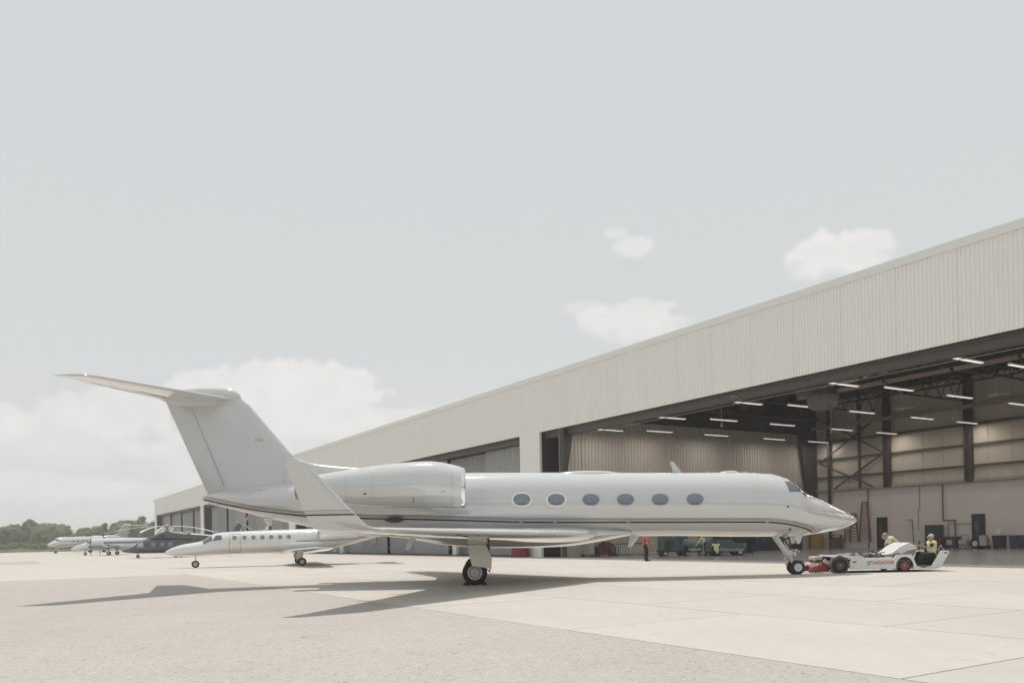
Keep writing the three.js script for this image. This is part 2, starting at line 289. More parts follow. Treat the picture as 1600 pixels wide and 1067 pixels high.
  for (const t of [32, 26.2, 18.95, 11.6, 4.3, -3, -10]) part('roof_truss', truss(L(t, 11.9, 0.8), L(t, 11.9, 29.8), 1.7, 15), brownSteel, hangar);
  for (const d of [4, 8, 12.6, 16, 20, 24, 28]) part('roof_joist', truss(L(34, 13.2, d), L(-30, 13.2, d), 0.7, 48), darkSteel, hangar);
  for (const t of [30, 22, 15, 8, 0.5]) part('purlin', bar(L(t, 13.85, 0.5), L(t, 13.85, 29.8), 0.12, 0.2), brownSteel, hangar);
  part('rear_eave_beam', bx(64, 0.3, 0.3, -1.65, 11.45, -29.2), mat(0.30, 0.25, 0.20, 0.6), hangar);
  const craneMat = mat(0.36, 0.28, 0.21, 0.6);
  for (const [t0, t1] of [[21.2, 14.4], [14.2, 9.9], [9.7, 6.0], [5.8, 1.5], [1.3, -5]]) part('sprinkler_beam', bar(L(t0, 11.25, 12), L(t1, 11.25, 12), 0.34, 0.22), craneMat, hangar);
  for (const t of [14.3, 9.8, 5.9, 1.4]) part('beam_clamp', bx(0.18, 0.5, 0.42, -t, 11.4, -12), darkSteel, hangar);
}

// ------------------------------------------------------------------ aircraft
const paint = (r, g, b) => mat(r, g, b, 0.09, { ior: 2.3, clearcoat: 1, clearcoatRoughness: 0.05 });
const white = paint(0.63, 0.628, 0.62), whiteB = paint(0.74, 0.73, 0.71), blackPaint = mat(0.02, 0.02, 0.02, 0.35, { clearcoat: 0.6 }), creamPaint = mat(0.50, 0.42, 0.32, 0.4), chrome = mat(0.86, 0.87, 0.88, 0.09, { metalness: 1 });
const rubber = mat(0.035, 0.033, 0.032, 0.85), rimMat = mat(0.60, 0.60, 0.58, 0.4, { metalness: 0.2 }), gearMat = mat(0.66, 0.65, 0.62, 0.45), steel = mat(0.5, 0.5, 0.5, 0.3, { metalness: 0.9 }), black = mat(0.02, 0.02, 0.02, 0.6);
const glassDark = mat(0.09, 0.11, 0.14, 0.06, { metalness: 0.25, clearcoat: 1, clearcoatRoughness: 0.02, ior: 1.9 }), cabinGlass = mat(0.24, 0.265, 0.30, 0.04, { metalness: 0.72, clearcoat: 1, clearcoatRoughness: 0.02 });
const seamGrey = mat(0.53, 0.53, 0.52, 0.4), gearDoorMat = paint(0.60, 0.55, 0.475), darkGrey = mat(0.07, 0.07, 0.07, 0.6), bareMetal = mat(0.55, 0.50, 0.44, 0.35, { metalness: 0.7 });

function body(tab, opt = {}) {         // a fuselage from stations [a, top, bottom, half width]
  // the stations, faired: sampled closely and smoothed so that reflections run true
  const N = 800, A0 = tab[0][0], A1 = tab[tab.length - 1][0], raw = [1, 2, 3].map((k) => Array.from({ length: N + 1 }, (_, i) => interp(tab, lerp(A0, A1, i / N), k))), sg = (opt.fair ?? 0) / ((A1 - A0) / N);
  const fairT = raw.map((r) => sg ? r.map((_, i) => { const m = Math.min(Math.ceil(sg * 2.5), i, N - i); let t = 0, q = 0; for (let j = -m; j <= m; j++) { const w = Math.exp(-0.5 * (j / sg) ** 2); t += w * r[i + j]; q += w; } return t / q; }) : r);
  const look = (k, a) => { const x = clamp((a - A0) / (A1 - A0)) * N, i = Math.min(N - 1, Math.floor(x)); return lerp(fairT[k][i], fairT[k][i + 1], x - i); };
  const st = (a) => { const top = look(0, a), bot = look(1, a), w = look(2, a), k = opt.belt ?? 0.5, yc = lerp(bot, top, k); return { yc, rt: top - yc, rb: yc - bot, w }; };
  const at = (a, f) => { const s = st(a), c = Math.cos(f), e = opt.e ?? 1, sg = Math.sin(f); return [a, s.yc + Math.sign(c) * Math.abs(c) ** e * (c > 0 ? s.rt : s.rb), s.w * Math.sign(sg) * Math.abs(sg) ** e]; };
  const onSide = (a, y, side, off = 0) => {
    const f = (aa, yy) => { const s = st(aa), c = clamp((yy - s.yc) / (yy > s.yc ? s.rt : s.rb), -1, 1), e = opt.e ?? 1; return s.w * Math.max(0, 1 - Math.abs(c) ** (2 / e)) ** (e / 2); };
    const z = f(a, y), da = (f(a + 0.02, y) - f(a - 0.02, y)) / 0.04, dy = (f(a, y + 0.01) - f(a, y - 0.01)) / 0.02, l = Math.hypot(da, dy, 1);
    return [a - da / l * off, y - dy / l * off, side * (z + off / l)];
  };
  const a0 = tab[0][0], a1 = tab[tab.length - 1][0], rings = [], n = opt.n ?? 150, m = opt.m ?? 64;
  const as = new Set(); for (let i = 0; i <= n; i++) as.add(a0 + (a1 - a0) * i / n);
  for (const s of [0.004, 0.01, 0.02, 0.035]) { as.add(a1 - (a1 - a0) * s * 0.12); as.add(a0 + (a1 - a0) * s * 0.12); }
  for (const a of [...as].sort((p, q) => p - q)) rings.push(Array.from({ length: m }, (_, j) => at(a, j / m * 2 * Math.PI)));
  return { geo: loft(rings), at, onSide, st };
}
const stripe = (b, line, w, side, off = 0.004, n = 120) => grid(n, 2, (u, v) => { const a = lerp(line[0][0], line[line.length - 1][0], u); return b.onSide(a, interp(line, a, 1) + (v - 0.5) * w, side, off); });
const oval = (b, a, y, ra, rh, side, off, e = 1, n = 28, k = 5) => grid(n, k, (u, v) => { const f = u * 2 * Math.PI, c = Math.cos(f), s = Math.sin(f); return b.onSide(a + ra * v * Math.sign(c) * Math.abs(c) ** e, y + rh * v * Math.sign(s) * Math.abs(s) ** e, side, off); });
const ovalRing = (b, a, y, ra, rh, wd, side, off, e = 1, n = 32) => grid(n, 3, (u, v) => { const f = u * 2 * Math.PI, c = Math.cos(f), s = Math.sin(f), k = wd * v; return b.onSide(a + (ra + k) * Math.sign(c) * Math.abs(c) ** e, y + (rh + k) * Math.sign(s) * Math.abs(s) ** e, side, off + 0.006 * Math.sin(v * Math.PI)); });
const sidePatch = (b, c, side, off, n = 8) => grid(n, n, (u, v) => b.onSide(lerp(lerp(c[0][0], c[1][0], u), lerp(c[3][0], c[2][0], u), v), lerp(lerp(c[0][1], c[1][1], u), lerp(c[3][1], c[2][1], u), v), side, off));
const foil = Array.from({ length: 13 }, (_, i) => 0.5 * (1 - Math.cos(Math.PI * i / 12)));
const thick = (x, t) => 5 * t * (0.2969 * Math.sqrt(x) - 0.126 * x - 0.3516 * x * x + 0.2843 * x ** 3 - 0.1015 * x ** 4);
function surface(secs, mirror = 1) {   // wing, winglet, fin or tailplane from sections {p: [a, y, z] of the leading edge, c: chord, t: thickness, n: [y, z] direction of the thickness}
  const rings = secs.map(({ p, c, t, n = [1, 0], camber = 0, inc = 0 }) => {
    const up = foil.map((x) => [x, thick(x, t) + camber * 4 * x * (1 - x)]), lo = foil.map((x) => [x, -thick(x, t) + camber * 4 * x * (1 - x)]);
    const ring = [...up.reverse(), ...lo.slice(1)].map(([x, h]) => [p[0] - c * x, p[1] + n[0] * (c * h - x * c * inc), (p[2] + n[1] * c * h) * mirror]);
    return mirror < 0 ? ring.reverse() : ring;
  });
  return loft(rings);
}
function lathe(pts, seg = 40) { return new THREE.LatheGeometry(pts.map(([r, y]) => new THREE.Vector2(Math.max(r, 0.0001), y)), seg); }
function wheel(parent, [x, y, z], r, w, { rim = 0.56, slots = 0, rimM = rimMat, tyreM = rubber, face = 1 } = {}) {
  const k = r, t = w / 2, ri = r * rim;
  const tyre = part('tyre', lathe([[ri, -t * 0.8], [ri * 1.05, -t * 0.92], [k * 0.86, -t], [k * 0.965, -t * 0.8], [k, -t * 0.45], [k * 0.992, -t * 0.2], [k, 0], [k * 0.992, t * 0.2], [k, t * 0.45], [k * 0.965, t * 0.8], [k * 0.86, t], [ri * 1.05, t * 0.92], [ri, t * 0.8], [ri * 0.97, 0], [ri, -t * 0.8]], 44).rotateX(Math.PI / 2), tyreM, parent); tyre.position.set(x, y, z);
  const rimO = part('rim', lathe([[0, t * 0.72], [ri * 0.25, t * 0.72], [ri * 0.32, t * 0.55], [ri * 0.8, t * 0.62], [ri * 0.93, t * 0.9], [ri, t * 0.86], [ri, -t * 0.86], [ri * 0.93, -t * 0.9], [ri * 0.8, -t * 0.62], [ri * 0.3, -t * 0.55], [0, -t * 0.7]], 40).rotateX(Math.PI / 2), rimM, parent); rimO.position.set(x, y, z);
  for (let i = 0; i < slots; i++) { const s = part('rim_vent', bx(ri * 0.17, ri * 0.12, 0.014).translate(ri * 0.66, 0, t * 0.61 * face), black, parent); s.position.set(x, y, z); s.rotation.z = i / slots * 2 * Math.PI; }
  const hub = part('hub_cap', lathe([[0, t * 0.8], [ri * 0.16, t * 0.78], [ri * 0.2, t * 0.6]], 20).rotateX(Math.PI / 2 * face), steel, parent); hub.position.set(x, y, z);
}

// ---- the large jet on the apron
let heroJet;
{
  const J = thing('business_jet', 'large glossy white twin-engine jet with oval windows and winglets, nose hitched to the tug', 'airplane', [2.24, 0, -31.16], 2.4 * Math.PI / 180); J.scale.x = 0.9962; heroJet = J;
  const F = body([[-13.78, 3.33, 3.22, 0.05], [-13.68, 3.39, 3.14, 0.13], [-13.45, 3.46, 3.06, 0.21], [-12.5, 3.62, 2.82, 0.47], [-11.5, 3.74, 2.55, 0.67], [-10.2, 3.85, 2.24, 0.88], [-9, 3.93, 2.02, 1.0], [-7.5, 4.02, 1.82, 1.11], [-6, 4.06, 1.73, 1.17], [-4, 4.07, 1.68, 1.2], [-2.4, 4.055, 1.65, 1.2], [2, 3.985, 1.585, 1.2], [4.4, 3.945, 1.545, 1.2], [6, 3.93, 1.49, 1.2], [7, 3.90, 1.47, 1.19], [7.6, 3.855, 1.46, 1.165], [7.97, 3.775, 1.455, 1.135], [8.29, 3.645, 1.452, 1.095], [8.46, 3.54, 1.452, 1.07], [8.7, 3.30, 1.455, 1.025], [8.95, 3.09, 1.475, 0.965], [9.41, 2.905, 1.53, 0.835], [9.86, 2.70, 1.595, 0.69], [10.31, 2.475, 1.675, 0.525], [10.7, 2.27, 1.79, 0.35], [10.93, 2.14, 1.90, 0.19], [11.03, 2.07, 1.98, 0.08], [11.06, 2.03, 2.02, 0.005]], { n: 320, m: 120, fair: 0.16 });
  const fuselage = part('fuselage', F.geo, white, J);
  // belly fairing that carries the wing
  const Bf = body([[-6.9, 1.95, 1.80, 0.5], [-6, 1.98, 1.62, 1.05], [-4.6, 2.0, 1.36, 1.38], [-3, 2.0, 1.245, 1.45], [-1.6, 1.98, 1.215, 1.46], [-0.3, 1.96, 1.235, 1.44], [0.85, 1.93, 1.37, 1.36], [1.5, 1.88, 1.48, 1.22], [2.2, 1.82, 1.60, 0.8]], { n: 60, m: 40, fair: 0.3 });
  part('belly_fairing', Bf.geo, white, J);
  // painted lines
  const line = [[-13.66, 3.235], [-12.6, 2.985], [-11.54, 2.775], [-9.77, 2.545], [-7.5, 2.40], [-6.17, 2.355], [-4, 2.26], [-1.81, 2.165], [2.17, 2.085], [6.49, 2.015], [7.3, 1.99], [7.9, 1.925], [8.44, 1.815], [8.8, 1.715], [9.1, 1.60]];
  for (const s of [1, -1]) for (const [dy, w, m] of [[0, 0.052, blackPaint], [0.062, 0.022, creamPaint], [0.105, 0.016, blackPaint], [0.145, 0.012, blackPaint]]) {
    part('stripe', stripe(F, line.map(([a, y]) => [a, y + dy]), w, s, 0.004, 220), m, J);
  }
  // cabin windows
  const wins = [[-1.92, 2.98], [-0.66, 2.955], [0.61, 2.935], [1.88, 2.915], [3.16, 2.895], [4.45, 2.88]];
  for (const s of [1, -1]) wins.forEach(([a, y], i) => {
    const exit = i < 2, w = part('window', oval(F, a, y, 0.315, 0.215, s, 0.003, 0.92), cabinGlass, J);
    part('window_frame', ovalRing(F, a, y, 0.31, 0.21, exit ? 0.075 : 0.03, s, exit ? 0.018 : 0.008, 0.92), exit ? mat(0.82, 0.81, 0.79, 0.4) : rimMat, w);
  });
  for (const a of [9.75, 6.85, -3.35, -10.9]) part('panel_seam', loft([a - 0.006, a + 0.006].map((q) => Array.from({ length: 72 }, (_, j) => { const p = F.at(q, j / 36 * Math.PI), s = F.st(q); return [p[0], s.yc + (p[1] - s.yc) * 1.002, p[2] * 1.002]; })), { caps: [false, false] }), seamGrey, J);
  // cockpit glazing
  for (const s of [1, -1]) {
    part('cockpit_side_window', sidePatch(F, [[7.99, 3.52], [8.27, 3.50], [8.70, 3.10], [8.04, 3.10]], s, 0.005), glassDark, J);
    part('windscreen', grid(8, 8, (u, v) => { const a0 = lerp(8.40, 8.50, u), a1 = lerp(8.80, 8.93, u), a = lerp(a0, a1, v); const p = F.at(a, s * lerp(0.86, 0.04, u)); return [p[0] + 0.006, p[1] + 0.008, p[2] * 1.004]; }), glassDark, J);
    part('static_port', oval(F, 7.93, 2.55, 0.035, 0.045, s, 0.006), darkGrey, J);
    part('static_port', oval(F, 8.15, 1.72, 0.04, 0.06, s, 0.006), darkGrey, J);
    for (const a of [-1.95, -0.7, 2.0, 7.2, -9.6]) part('door_handle_plate', oval(F, a, interp(line, a, 1) + 0.03, 0.06, 0.05, s, 0.007, 0.5), bareMetal, J);
  }
  // wing with upturned tip
  for (const s of [1, -1]) {
    const w = part('wing', surface([{ p: [1.15, 1.66, 0.6], c: 6.9, t: 0.10 }, { p: [0.85, 1.68, 1.25], c: 6.2, t: 0.095 }, { p: [-1.06, 1.72, 4.1], c: 4.3, t: 0.09 }, { p: [-4.0, 1.80, 8.4], c: 2.55, t: 0.09 }, { p: [-5.82, 1.865, 11.0], c: 1.5, t: 0.09 }], s), white, J);
    part('winglet', surface([{ p: [-6.25, 1.865, 11.0], c: 1.5, t: 0.09 }, { p: [-6.44, 1.885, 11.28], c: 1.4, t: 0.095, n: [0.97, -0.2] }, { p: [-6.56, 1.95, 11.45], c: 1.33, t: 0.10, n: [0.75, -0.66] }, { p: [-6.68, 2.06, 11.54], c: 1.25, t: 0.105, n: [0.35, -0.94] }, { p: [-6.84, 2.22, 11.58], c: 1.16, t: 0.11, n: [0.16, -0.99] }, { p: [-7.9, 3.40, 11.80], c: 0.52, t: 0.14, n: [0.16, -0.99] }, { p: [-7.97, 3.44, 11.807], c: 0.44, t: 0.12, n: [0.16, -0.99] }], s).translate(0.43, 0, 0), white, J);
    for (const [y, hh, m] of [[2.185, 0.035, blackPaint], [2.235, 0.018, creamPaint], [2.285, 0.010, blackPaint]]) {
      const sec = (yy) => { const k = (yy - 2.22) / 1.18; return { p: [lerp(-6.845, -7.9, k), yy, lerp(11.583, 11.803, k)], c: lerp(1.155, 0.52, k), t: lerp(0.112, 0.142, k) + 0.004, n: [0.0, -0.99] }; };
      part('winglet_stripe', surface([sec(y - hh / 2 + 0.035), sec(y + hh / 2 + 0.035)], s).translate(0.43, 0, 0), m, J);
    }
    for (const [z, l] of [[3.4, 1.5], [5.8, 1.3], [8.2, 1.0]]) { const le = lerp(0.85, -5.82, (z - 1.25) / 9.75), c = interp([[1.25, 6.2], [4.1, 4.3], [8.4, 2.55], [11, 1.5]], z, 1); part('flap_fairing', new THREE.SphereGeometry(1, 20, 12).scale(l * 0.6, 0.11, 0.085).translate(le - c + 0.15, 1.69 + (z - 1.25) * 0.018, s * z), white, w); }
    for (const z of [2.4, 3.3, 4.2, 5.0]) part('vortex_strip', bx(0.12, 0.02, 0.03, lerp(0.85, -5.82, (z - 1.25) / 9.75) - 0.2, 1.70 + (z - 1.25) * 0.019 + 0.17 - z * 0.012, s * z), rimMat, w);
    part('flap_gap', surface([{ p: [-4.0, 1.585, 1.5], c: 0.05, t: 0.5 }, { p: [-4.6, 1.66, 4.1], c: 0.05, t: 0.5 }, { p: [-6.2, 1.745, 8.2], c: 0.04, t: 0.5 }], s), darkGrey, w);
    // tailplane
    const h = part('tailplane', surface([{ p: [-12.5, 6.92, 0.1], c: 2.5, t: 0.085 }, { p: [-15.45, 6.90, 4.85], c: 1.13, t: 0.085 }, { p: [-15.66, 6.90, 4.98], c: 0.98, t: 0.06 }], s), white, J);
    part('elevator_gap', surface([{ p: [-14.15, 6.90, 0.5], c: 0.03, t: 4.2 }, { p: [-16.15, 6.895, 4.6], c: 0.025, t: 2.2 }], s), seamGrey, h);
    // engine
    const ax = -0.0, y0 = 3.44, zc = s * 2.08;
    const yAt = (a) => interp([[-10, 3.44], [-8, 3.47], [-5.4, 3.52], [-4.16, 3.38]], a, 1), rA = (a) => interp([[-9.75, 0.42], [-9.1, 0.50], [-8, 0.645], [-6.6, 0.775], [-5.5, 0.812], [-4.7, 0.772], [-4.4, 0.735], [-4.30, 0.715]], a, 1);
    const ringAt = (a, r, y = yAt(a)) => Array.from({ length: 48 }, (_, j) => [a, y + r * Math.cos(j / 24 * Math.PI), zc + r * Math.sin(j / 24 * Math.PI)]);
    const rings = []; for (let i = 0; i <= 60; i++) { const a = lerp(-9.75, -4.30, i / 60); rings.push(ringAt(a, rA(a))); }
    const nac = part('engine_nacelle', loft(rings, { caps: [false, false] }), white, J); nac.position.x = 0.22;
    part('intake_lip', loft([[-4.30, 0.716], [-4.24, 0.705], [-4.19, 0.685], [-4.165, 0.66], [-4.16, 0.635], [-4.17, 0.60], [-4.22, 0.575], [-4.35, 0.56], [-4.6, 0.56]].map(([a, r]) => ringAt(a, r, yAt(Math.max(a, -4.6)))), { caps: [false, false] }), chrome, nac);
    part('fan_face', loft([ringAt(-4.62, 0.57, yAt(-4.5)), ringAt(-4.6, 0.18, yAt(-4.5)), ringAt(-4.3, 0.01, yAt(-4.4))], { caps: [false, false] }), mat(0.10, 0.10, 0.10, 0.4, { metalness: 0.6 }), nac);
    part('exhaust_nozzle', loft([ringAt(-9.72, 0.43), ringAt(-9.9, 0.39), ringAt(-10.05, 0.37), ringAt(-9.9, 0.34), ringAt(-9.4, 0.33)], { caps: [false, true] }), bareMetal, nac);
    for (const a of [-8.25, -7.35, -4.62]) part('cowl_seam', loft([ringAt(a - 0.008, rA(a) + 0.0025), ringAt(a + 0.008, rA(a) + 0.0025)], { caps: [false, false] }), mat(0.45, 0.45, 0.44, 0.5), nac);
    for (const g of [bx(0.05, 0.06, 0.02, -5.95, 3.02, zc + s * 0.63), bx(0.05, 0.05, 0.02, -5.95, 2.92, zc + s * 0.55), bx(0.09, 0.05, 0.02, -7.6, 3.2, zc + s * 0.65), bx(0.2, 0.045, 0.02, -4.95, 3.24, zc + s * 0.735)]) part('cowl_latch', g, darkGrey, nac);
    part('engine_pylon', loft([-9.4, -8.6, -7.4, -6.2, -5.2, -4.75].map((a, i) => { const h = [0.05, 0.16, 0.24, 0.24, 0.16, 0.03][i]; a += 0.22; return [[a, 3.52 + h, s * 0.8], [a, 3.52 + h, s * 1.75], [a, 3.5 - h, s * 1.75], [a, 3.5 - h, s * 0.8]]; })), white, J);
    part('air_outlet', new THREE.SphereGeometry(1, 20, 12).scale(0.34, 0.10, 0.07).translate(-6.55, 2.33, s * 1.17), darkGrey, J);
  }
  // fin, dorsal fillet and the bullet at its top
  const te = (y) => -13.58 - (y - 3.48) * 0.4264;
  part('fin', surface([[3.35, -9.3, 0.30], [3.9, -9.5, 0.29], [4.3, -9.9, 0.28], [4.78, -10.39, 0.27], [5.87, -11.29, 0.25], [6.75, -12.02, 0.24], [7.12, -12.42, 0.2]].map(([y, le, th]) => ({ p: [le, y, 0], c: le - te(y), t: th / (le - te(y)), n: [0, 1] }))), white, J);
  part('dorsal_fillet', loft([[-10.6, 4.86, 0.13], [-10.0, 4.60, 0.12], [-9.5, 4.48, 0.11], [-8.8, 4.39, 0.10], [-8.0, 4.31, 0.09], [-7.2, 4.22, 0.07], [-6.6, 4.10, 0.04]].map(([a, y, w]) => [[a, y, 0], [a, y - 0.05, w], [a, 3.7, w * 2.4], [a, 3.5, 0], [a, 3.7, -w * 2.4], [a, y - 0.05, -w]])), white, J);
  const bl = body([[-15.25, 7.06, 6.98, 0.02], [-14.9, 7.22, 6.80, 0.10], [-14.35, 7.34, 6.70, 0.17], [-13.58, 7.385, 6.65, 0.20], [-12.81, 7.35, 6.68, 0.19], [-12.45, 7.24, 6.78, 0.14], [-12.28, 7.08, 6.92, 0.03]], { n: 40, m: 28 });
  part('tail_bullet', bl.geo, white, J);
  part('rudder_gap', surface([{ p: [-12.92, 3.72, 0], c: 0.025, t: 10.6, n: [0, 1] }, { p: [-14.05, 6.6, 0], c: 0.02, t: 9.2, n: [0, 1] }]), seamGrey, J);
  for (const s of [1, -1]) part('logo_light', new THREE.SphereGeometry(1, 16, 10).scale(0.17, 0.055, 0.03).translate(-11.6, 5.42, s * 0.125), mat(0.55, 0.53, 0.49, 0.5), J);
  part('fin_leading_edge', surface([{ p: [-10.355, 4.78, 0], c: 0.16, t: 0.75, n: [0, 1] }, { p: [-11.98, 6.75, 0], c: 0.15, t: 0.7, n: [0, 1] }]), chrome, J);
  // aerials and small things
  const blade = (a, y, h, sweep, c, up) => { const e = up ? 1 : -1; return surface([{ p: [a, y, 0], c, t: 0.10, n: [0, 1] }, { p: [a - sweep, y + e * h, 0], c: c * 0.45, t: 0.10, n: [0, 1] }]); };
  part('top_aerial', blade(4.3, 3.93, 0.44, 0.33, 0.34, true), white, J);
  part('belly_aerial', blade(2.62, 1.60, 0.44, 0.32, 0.36, false), whiteB, J);
  part('belly_aerial', blade(-5.75, 1.75, 0.52, 0.36, 0.36, false), whiteB, J);
  part('belly_aerial', blade(-11.2, 2.52, 0.30, 0.02, 0.36, false), whiteB, J);
  part('dome_fairing', new THREE.SphereGeometry(1, 24, 10).scale(1.25, 0.13, 0.42).translate(0.6, 3.95, 0), white, J);
  part('dome_fairing', new THREE.SphereGeometry(1, 24, 10).scale(0.4, 0.08, 0.25).translate(6.1, 3.91, 0), white, J);
  for (const a of [0.4, 1.55, 2.9, 5.1, 6.1]) part('drain_mast', new THREE.ConeGeometry(0.03, 0.12, 8).rotateX(Math.PI).translate(a + 1, interp([[-2, 1.23], [1, 1.4], [2.2, 1.56], [9, 1.42]], a + 1, 1), 0.1), whiteB, J);
  part('wiper', rod([8.62, 3.40, 0.3], [8.98, 3.1, 0.4], 0.015, 6), black, J);
  // main gear
  for (const s of [1, -1]) {
    const g = new THREE.Group(); g.name = 'main_gear'; g.position.x = 0.25; J.add(g);
    part('strut', [rod([-3.75, 1.5, s * 2.32], [-3.85, 0.55, s * 2.32], 0.075, 14), rod([-3.85, 0.7, s * 2.32], [-3.92, 0.43, s * 2.32], 0.055, 12), rod([-3.92, 0.43, s * 2.05], [-3.92, 0.43, s * 2.6], 0.05, 12), rod([-3.45, 0.62, s * 2.32], [-3.85, 0.5, s * 2.32], 0.03, 8), rod([-3.35, 1.45, s * 2.3], [-3.8, 0.75, s * 2.32], 0.03, 8)], gearMat, g);
    const door = (pts) => prism(pts, 0.035, 0.008).translate(0, 0, s * 2.72);
    part('leg_door', door([[-4.14, 1.395], [-4.09, 0.96], [-4.01, 0.66], [-3.35, 0.56], [-3.32, 0.90], [-3.47, 1.27], [-3.54, 1.395]]), gearDoorMat, g);
    part('upper_leg_door', prism([[-4.14, 1.415], [-3.54, 1.415], [-3.46, 1.50], [-3.44, 1.68], [-4.14, 1.70]], 0.035, 0.008).translate(0, 0, s * 2.72), gearDoorMat, g);
    part('hinge', [rod([-3.50, 1.36, s * 2.66], [-3.40, 1.24, s * 2.66], 0.05, 10), rod([-3.42, 1.6, s * 2.6], [-3.42, 0.72, s * 2.5], 0.03, 8)], darkGrey, g);
    part('brake_line', [rod([-3.35, 0.62, s * 2.6], [-3.42, 0.48, s * 2.5], 0.02, 6), rod([-3.5, 0.55, s * 2.6], [-3.38, 0.42, s * 2.45], 0.018, 6)], black, g);
    for (const z of [2.56, 2.08]) wheel(g, [-3.92, 0.43, s * z], 0.432, 0.235, { rim: 0.60, slots: z > 2.3 ? 16 : 0, face: s });
  }
  // nose gear
  const ng = new THREE.Group(); ng.name = 'nose_gear'; ng.position.x = 0.2; J.add(ng);
  part('strut', [rod([8.0, 1.55, 0], [8.2, 0.78, 0], 0.085, 14), rod([8.2, 0.8, 0], [8.36, 0.27, 0], 0.06, 12), rod([8.42, 0.27, -0.24], [8.42, 0.27, 0.24], 0.045, 10), rod([8.05, 0.3, 0.06], [7.98, 0.62, 0.06], 0.03, 8), rod([7.98, 0.62, 0], [8.2, 0.72, 0], 0.03, 8), rbx(0.18, 0.24, 0.24, 8.2, 0.85, 0), rbx(0.12, 0.16, 0.3, 8.35, 0.78, 0), rbx(0.1, 0.1, 0.14, 8.42, 0.92, 0.06)], gearMat, ng);
  part('drag_brace', [bar([7.62, 1.48, 0.16], [8.12, 0.74, 0.12], 0.06, 0.11), bar([7.62, 1.48, -0.16], [8.12, 0.74, -0.12], 0.06, 0.11)], gearMat, ng);
  part('hydraulics', [rod([7.9, 1.4, 0.12], [8.22, 0.95, 0.14], 0.035, 8), rod([8.05, 1.45, -0.1], [8.3, 0.9, 0.1], 0.02, 8), bx(0.3, 0.06, 0.2, 8.02, 1.36, 0)], darkGrey, ng);
  for (const z of [0.27, -0.27]) part('gear_door', prism([[8.3, 1.50], [8.62, 1.50], [8.5, 1.18], [8.38, 1.16]], 0.02).translate(0, 0, z), whiteB, ng);
  for (const z of [0.12, -0.12]) part('taxi_light', new THREE.CylinderGeometry(0.07, 0.05, 0.08, 16).rotateZ(-Math.PI / 2).translate(8.5, 0.86, z), steel, ng);
  for (const s of [1, -1]) wheel(ng, [8.42, 0.272, s * 0.19], 0.272, 0.18, { rim: 0.58, rimM: mat(0.72, 0.73, 0.74, 0.35), face: s });
  // rubber chocks at the near main wheels
  const c = Math.cos(2.4 * Math.PI / 180), sn = Math.sin(2.4 * Math.PI / 180), w = (a, y, z) => [2.24 + (a + 0.25) * c + z * sn, y, -31.16 - a * sn + z * c];
  for (const [a, lab] of [[-4.22, 'black rubber chock behind the near main wheel of the jet'], [-3.60, 'black rubber chock in front of the near main wheel of the jet']]) {
    const o = thing('wheel_chock', lab, 'wheel chock', w(a, 0.006, 2.33), 2.4 * Math.PI / 180, 'chocks at the main wheels');
    part('block', prism([[-0.1, 0], [0.1, 0], [0.05, 0.07], [-0.05, 0.07]], 0.78, 0.01), rubber, o);
    part('cord', rod([0, 0.06, 0.36], [0, 0.03, 0.55], 0.012, 6), darkGrey, o);
  }
}

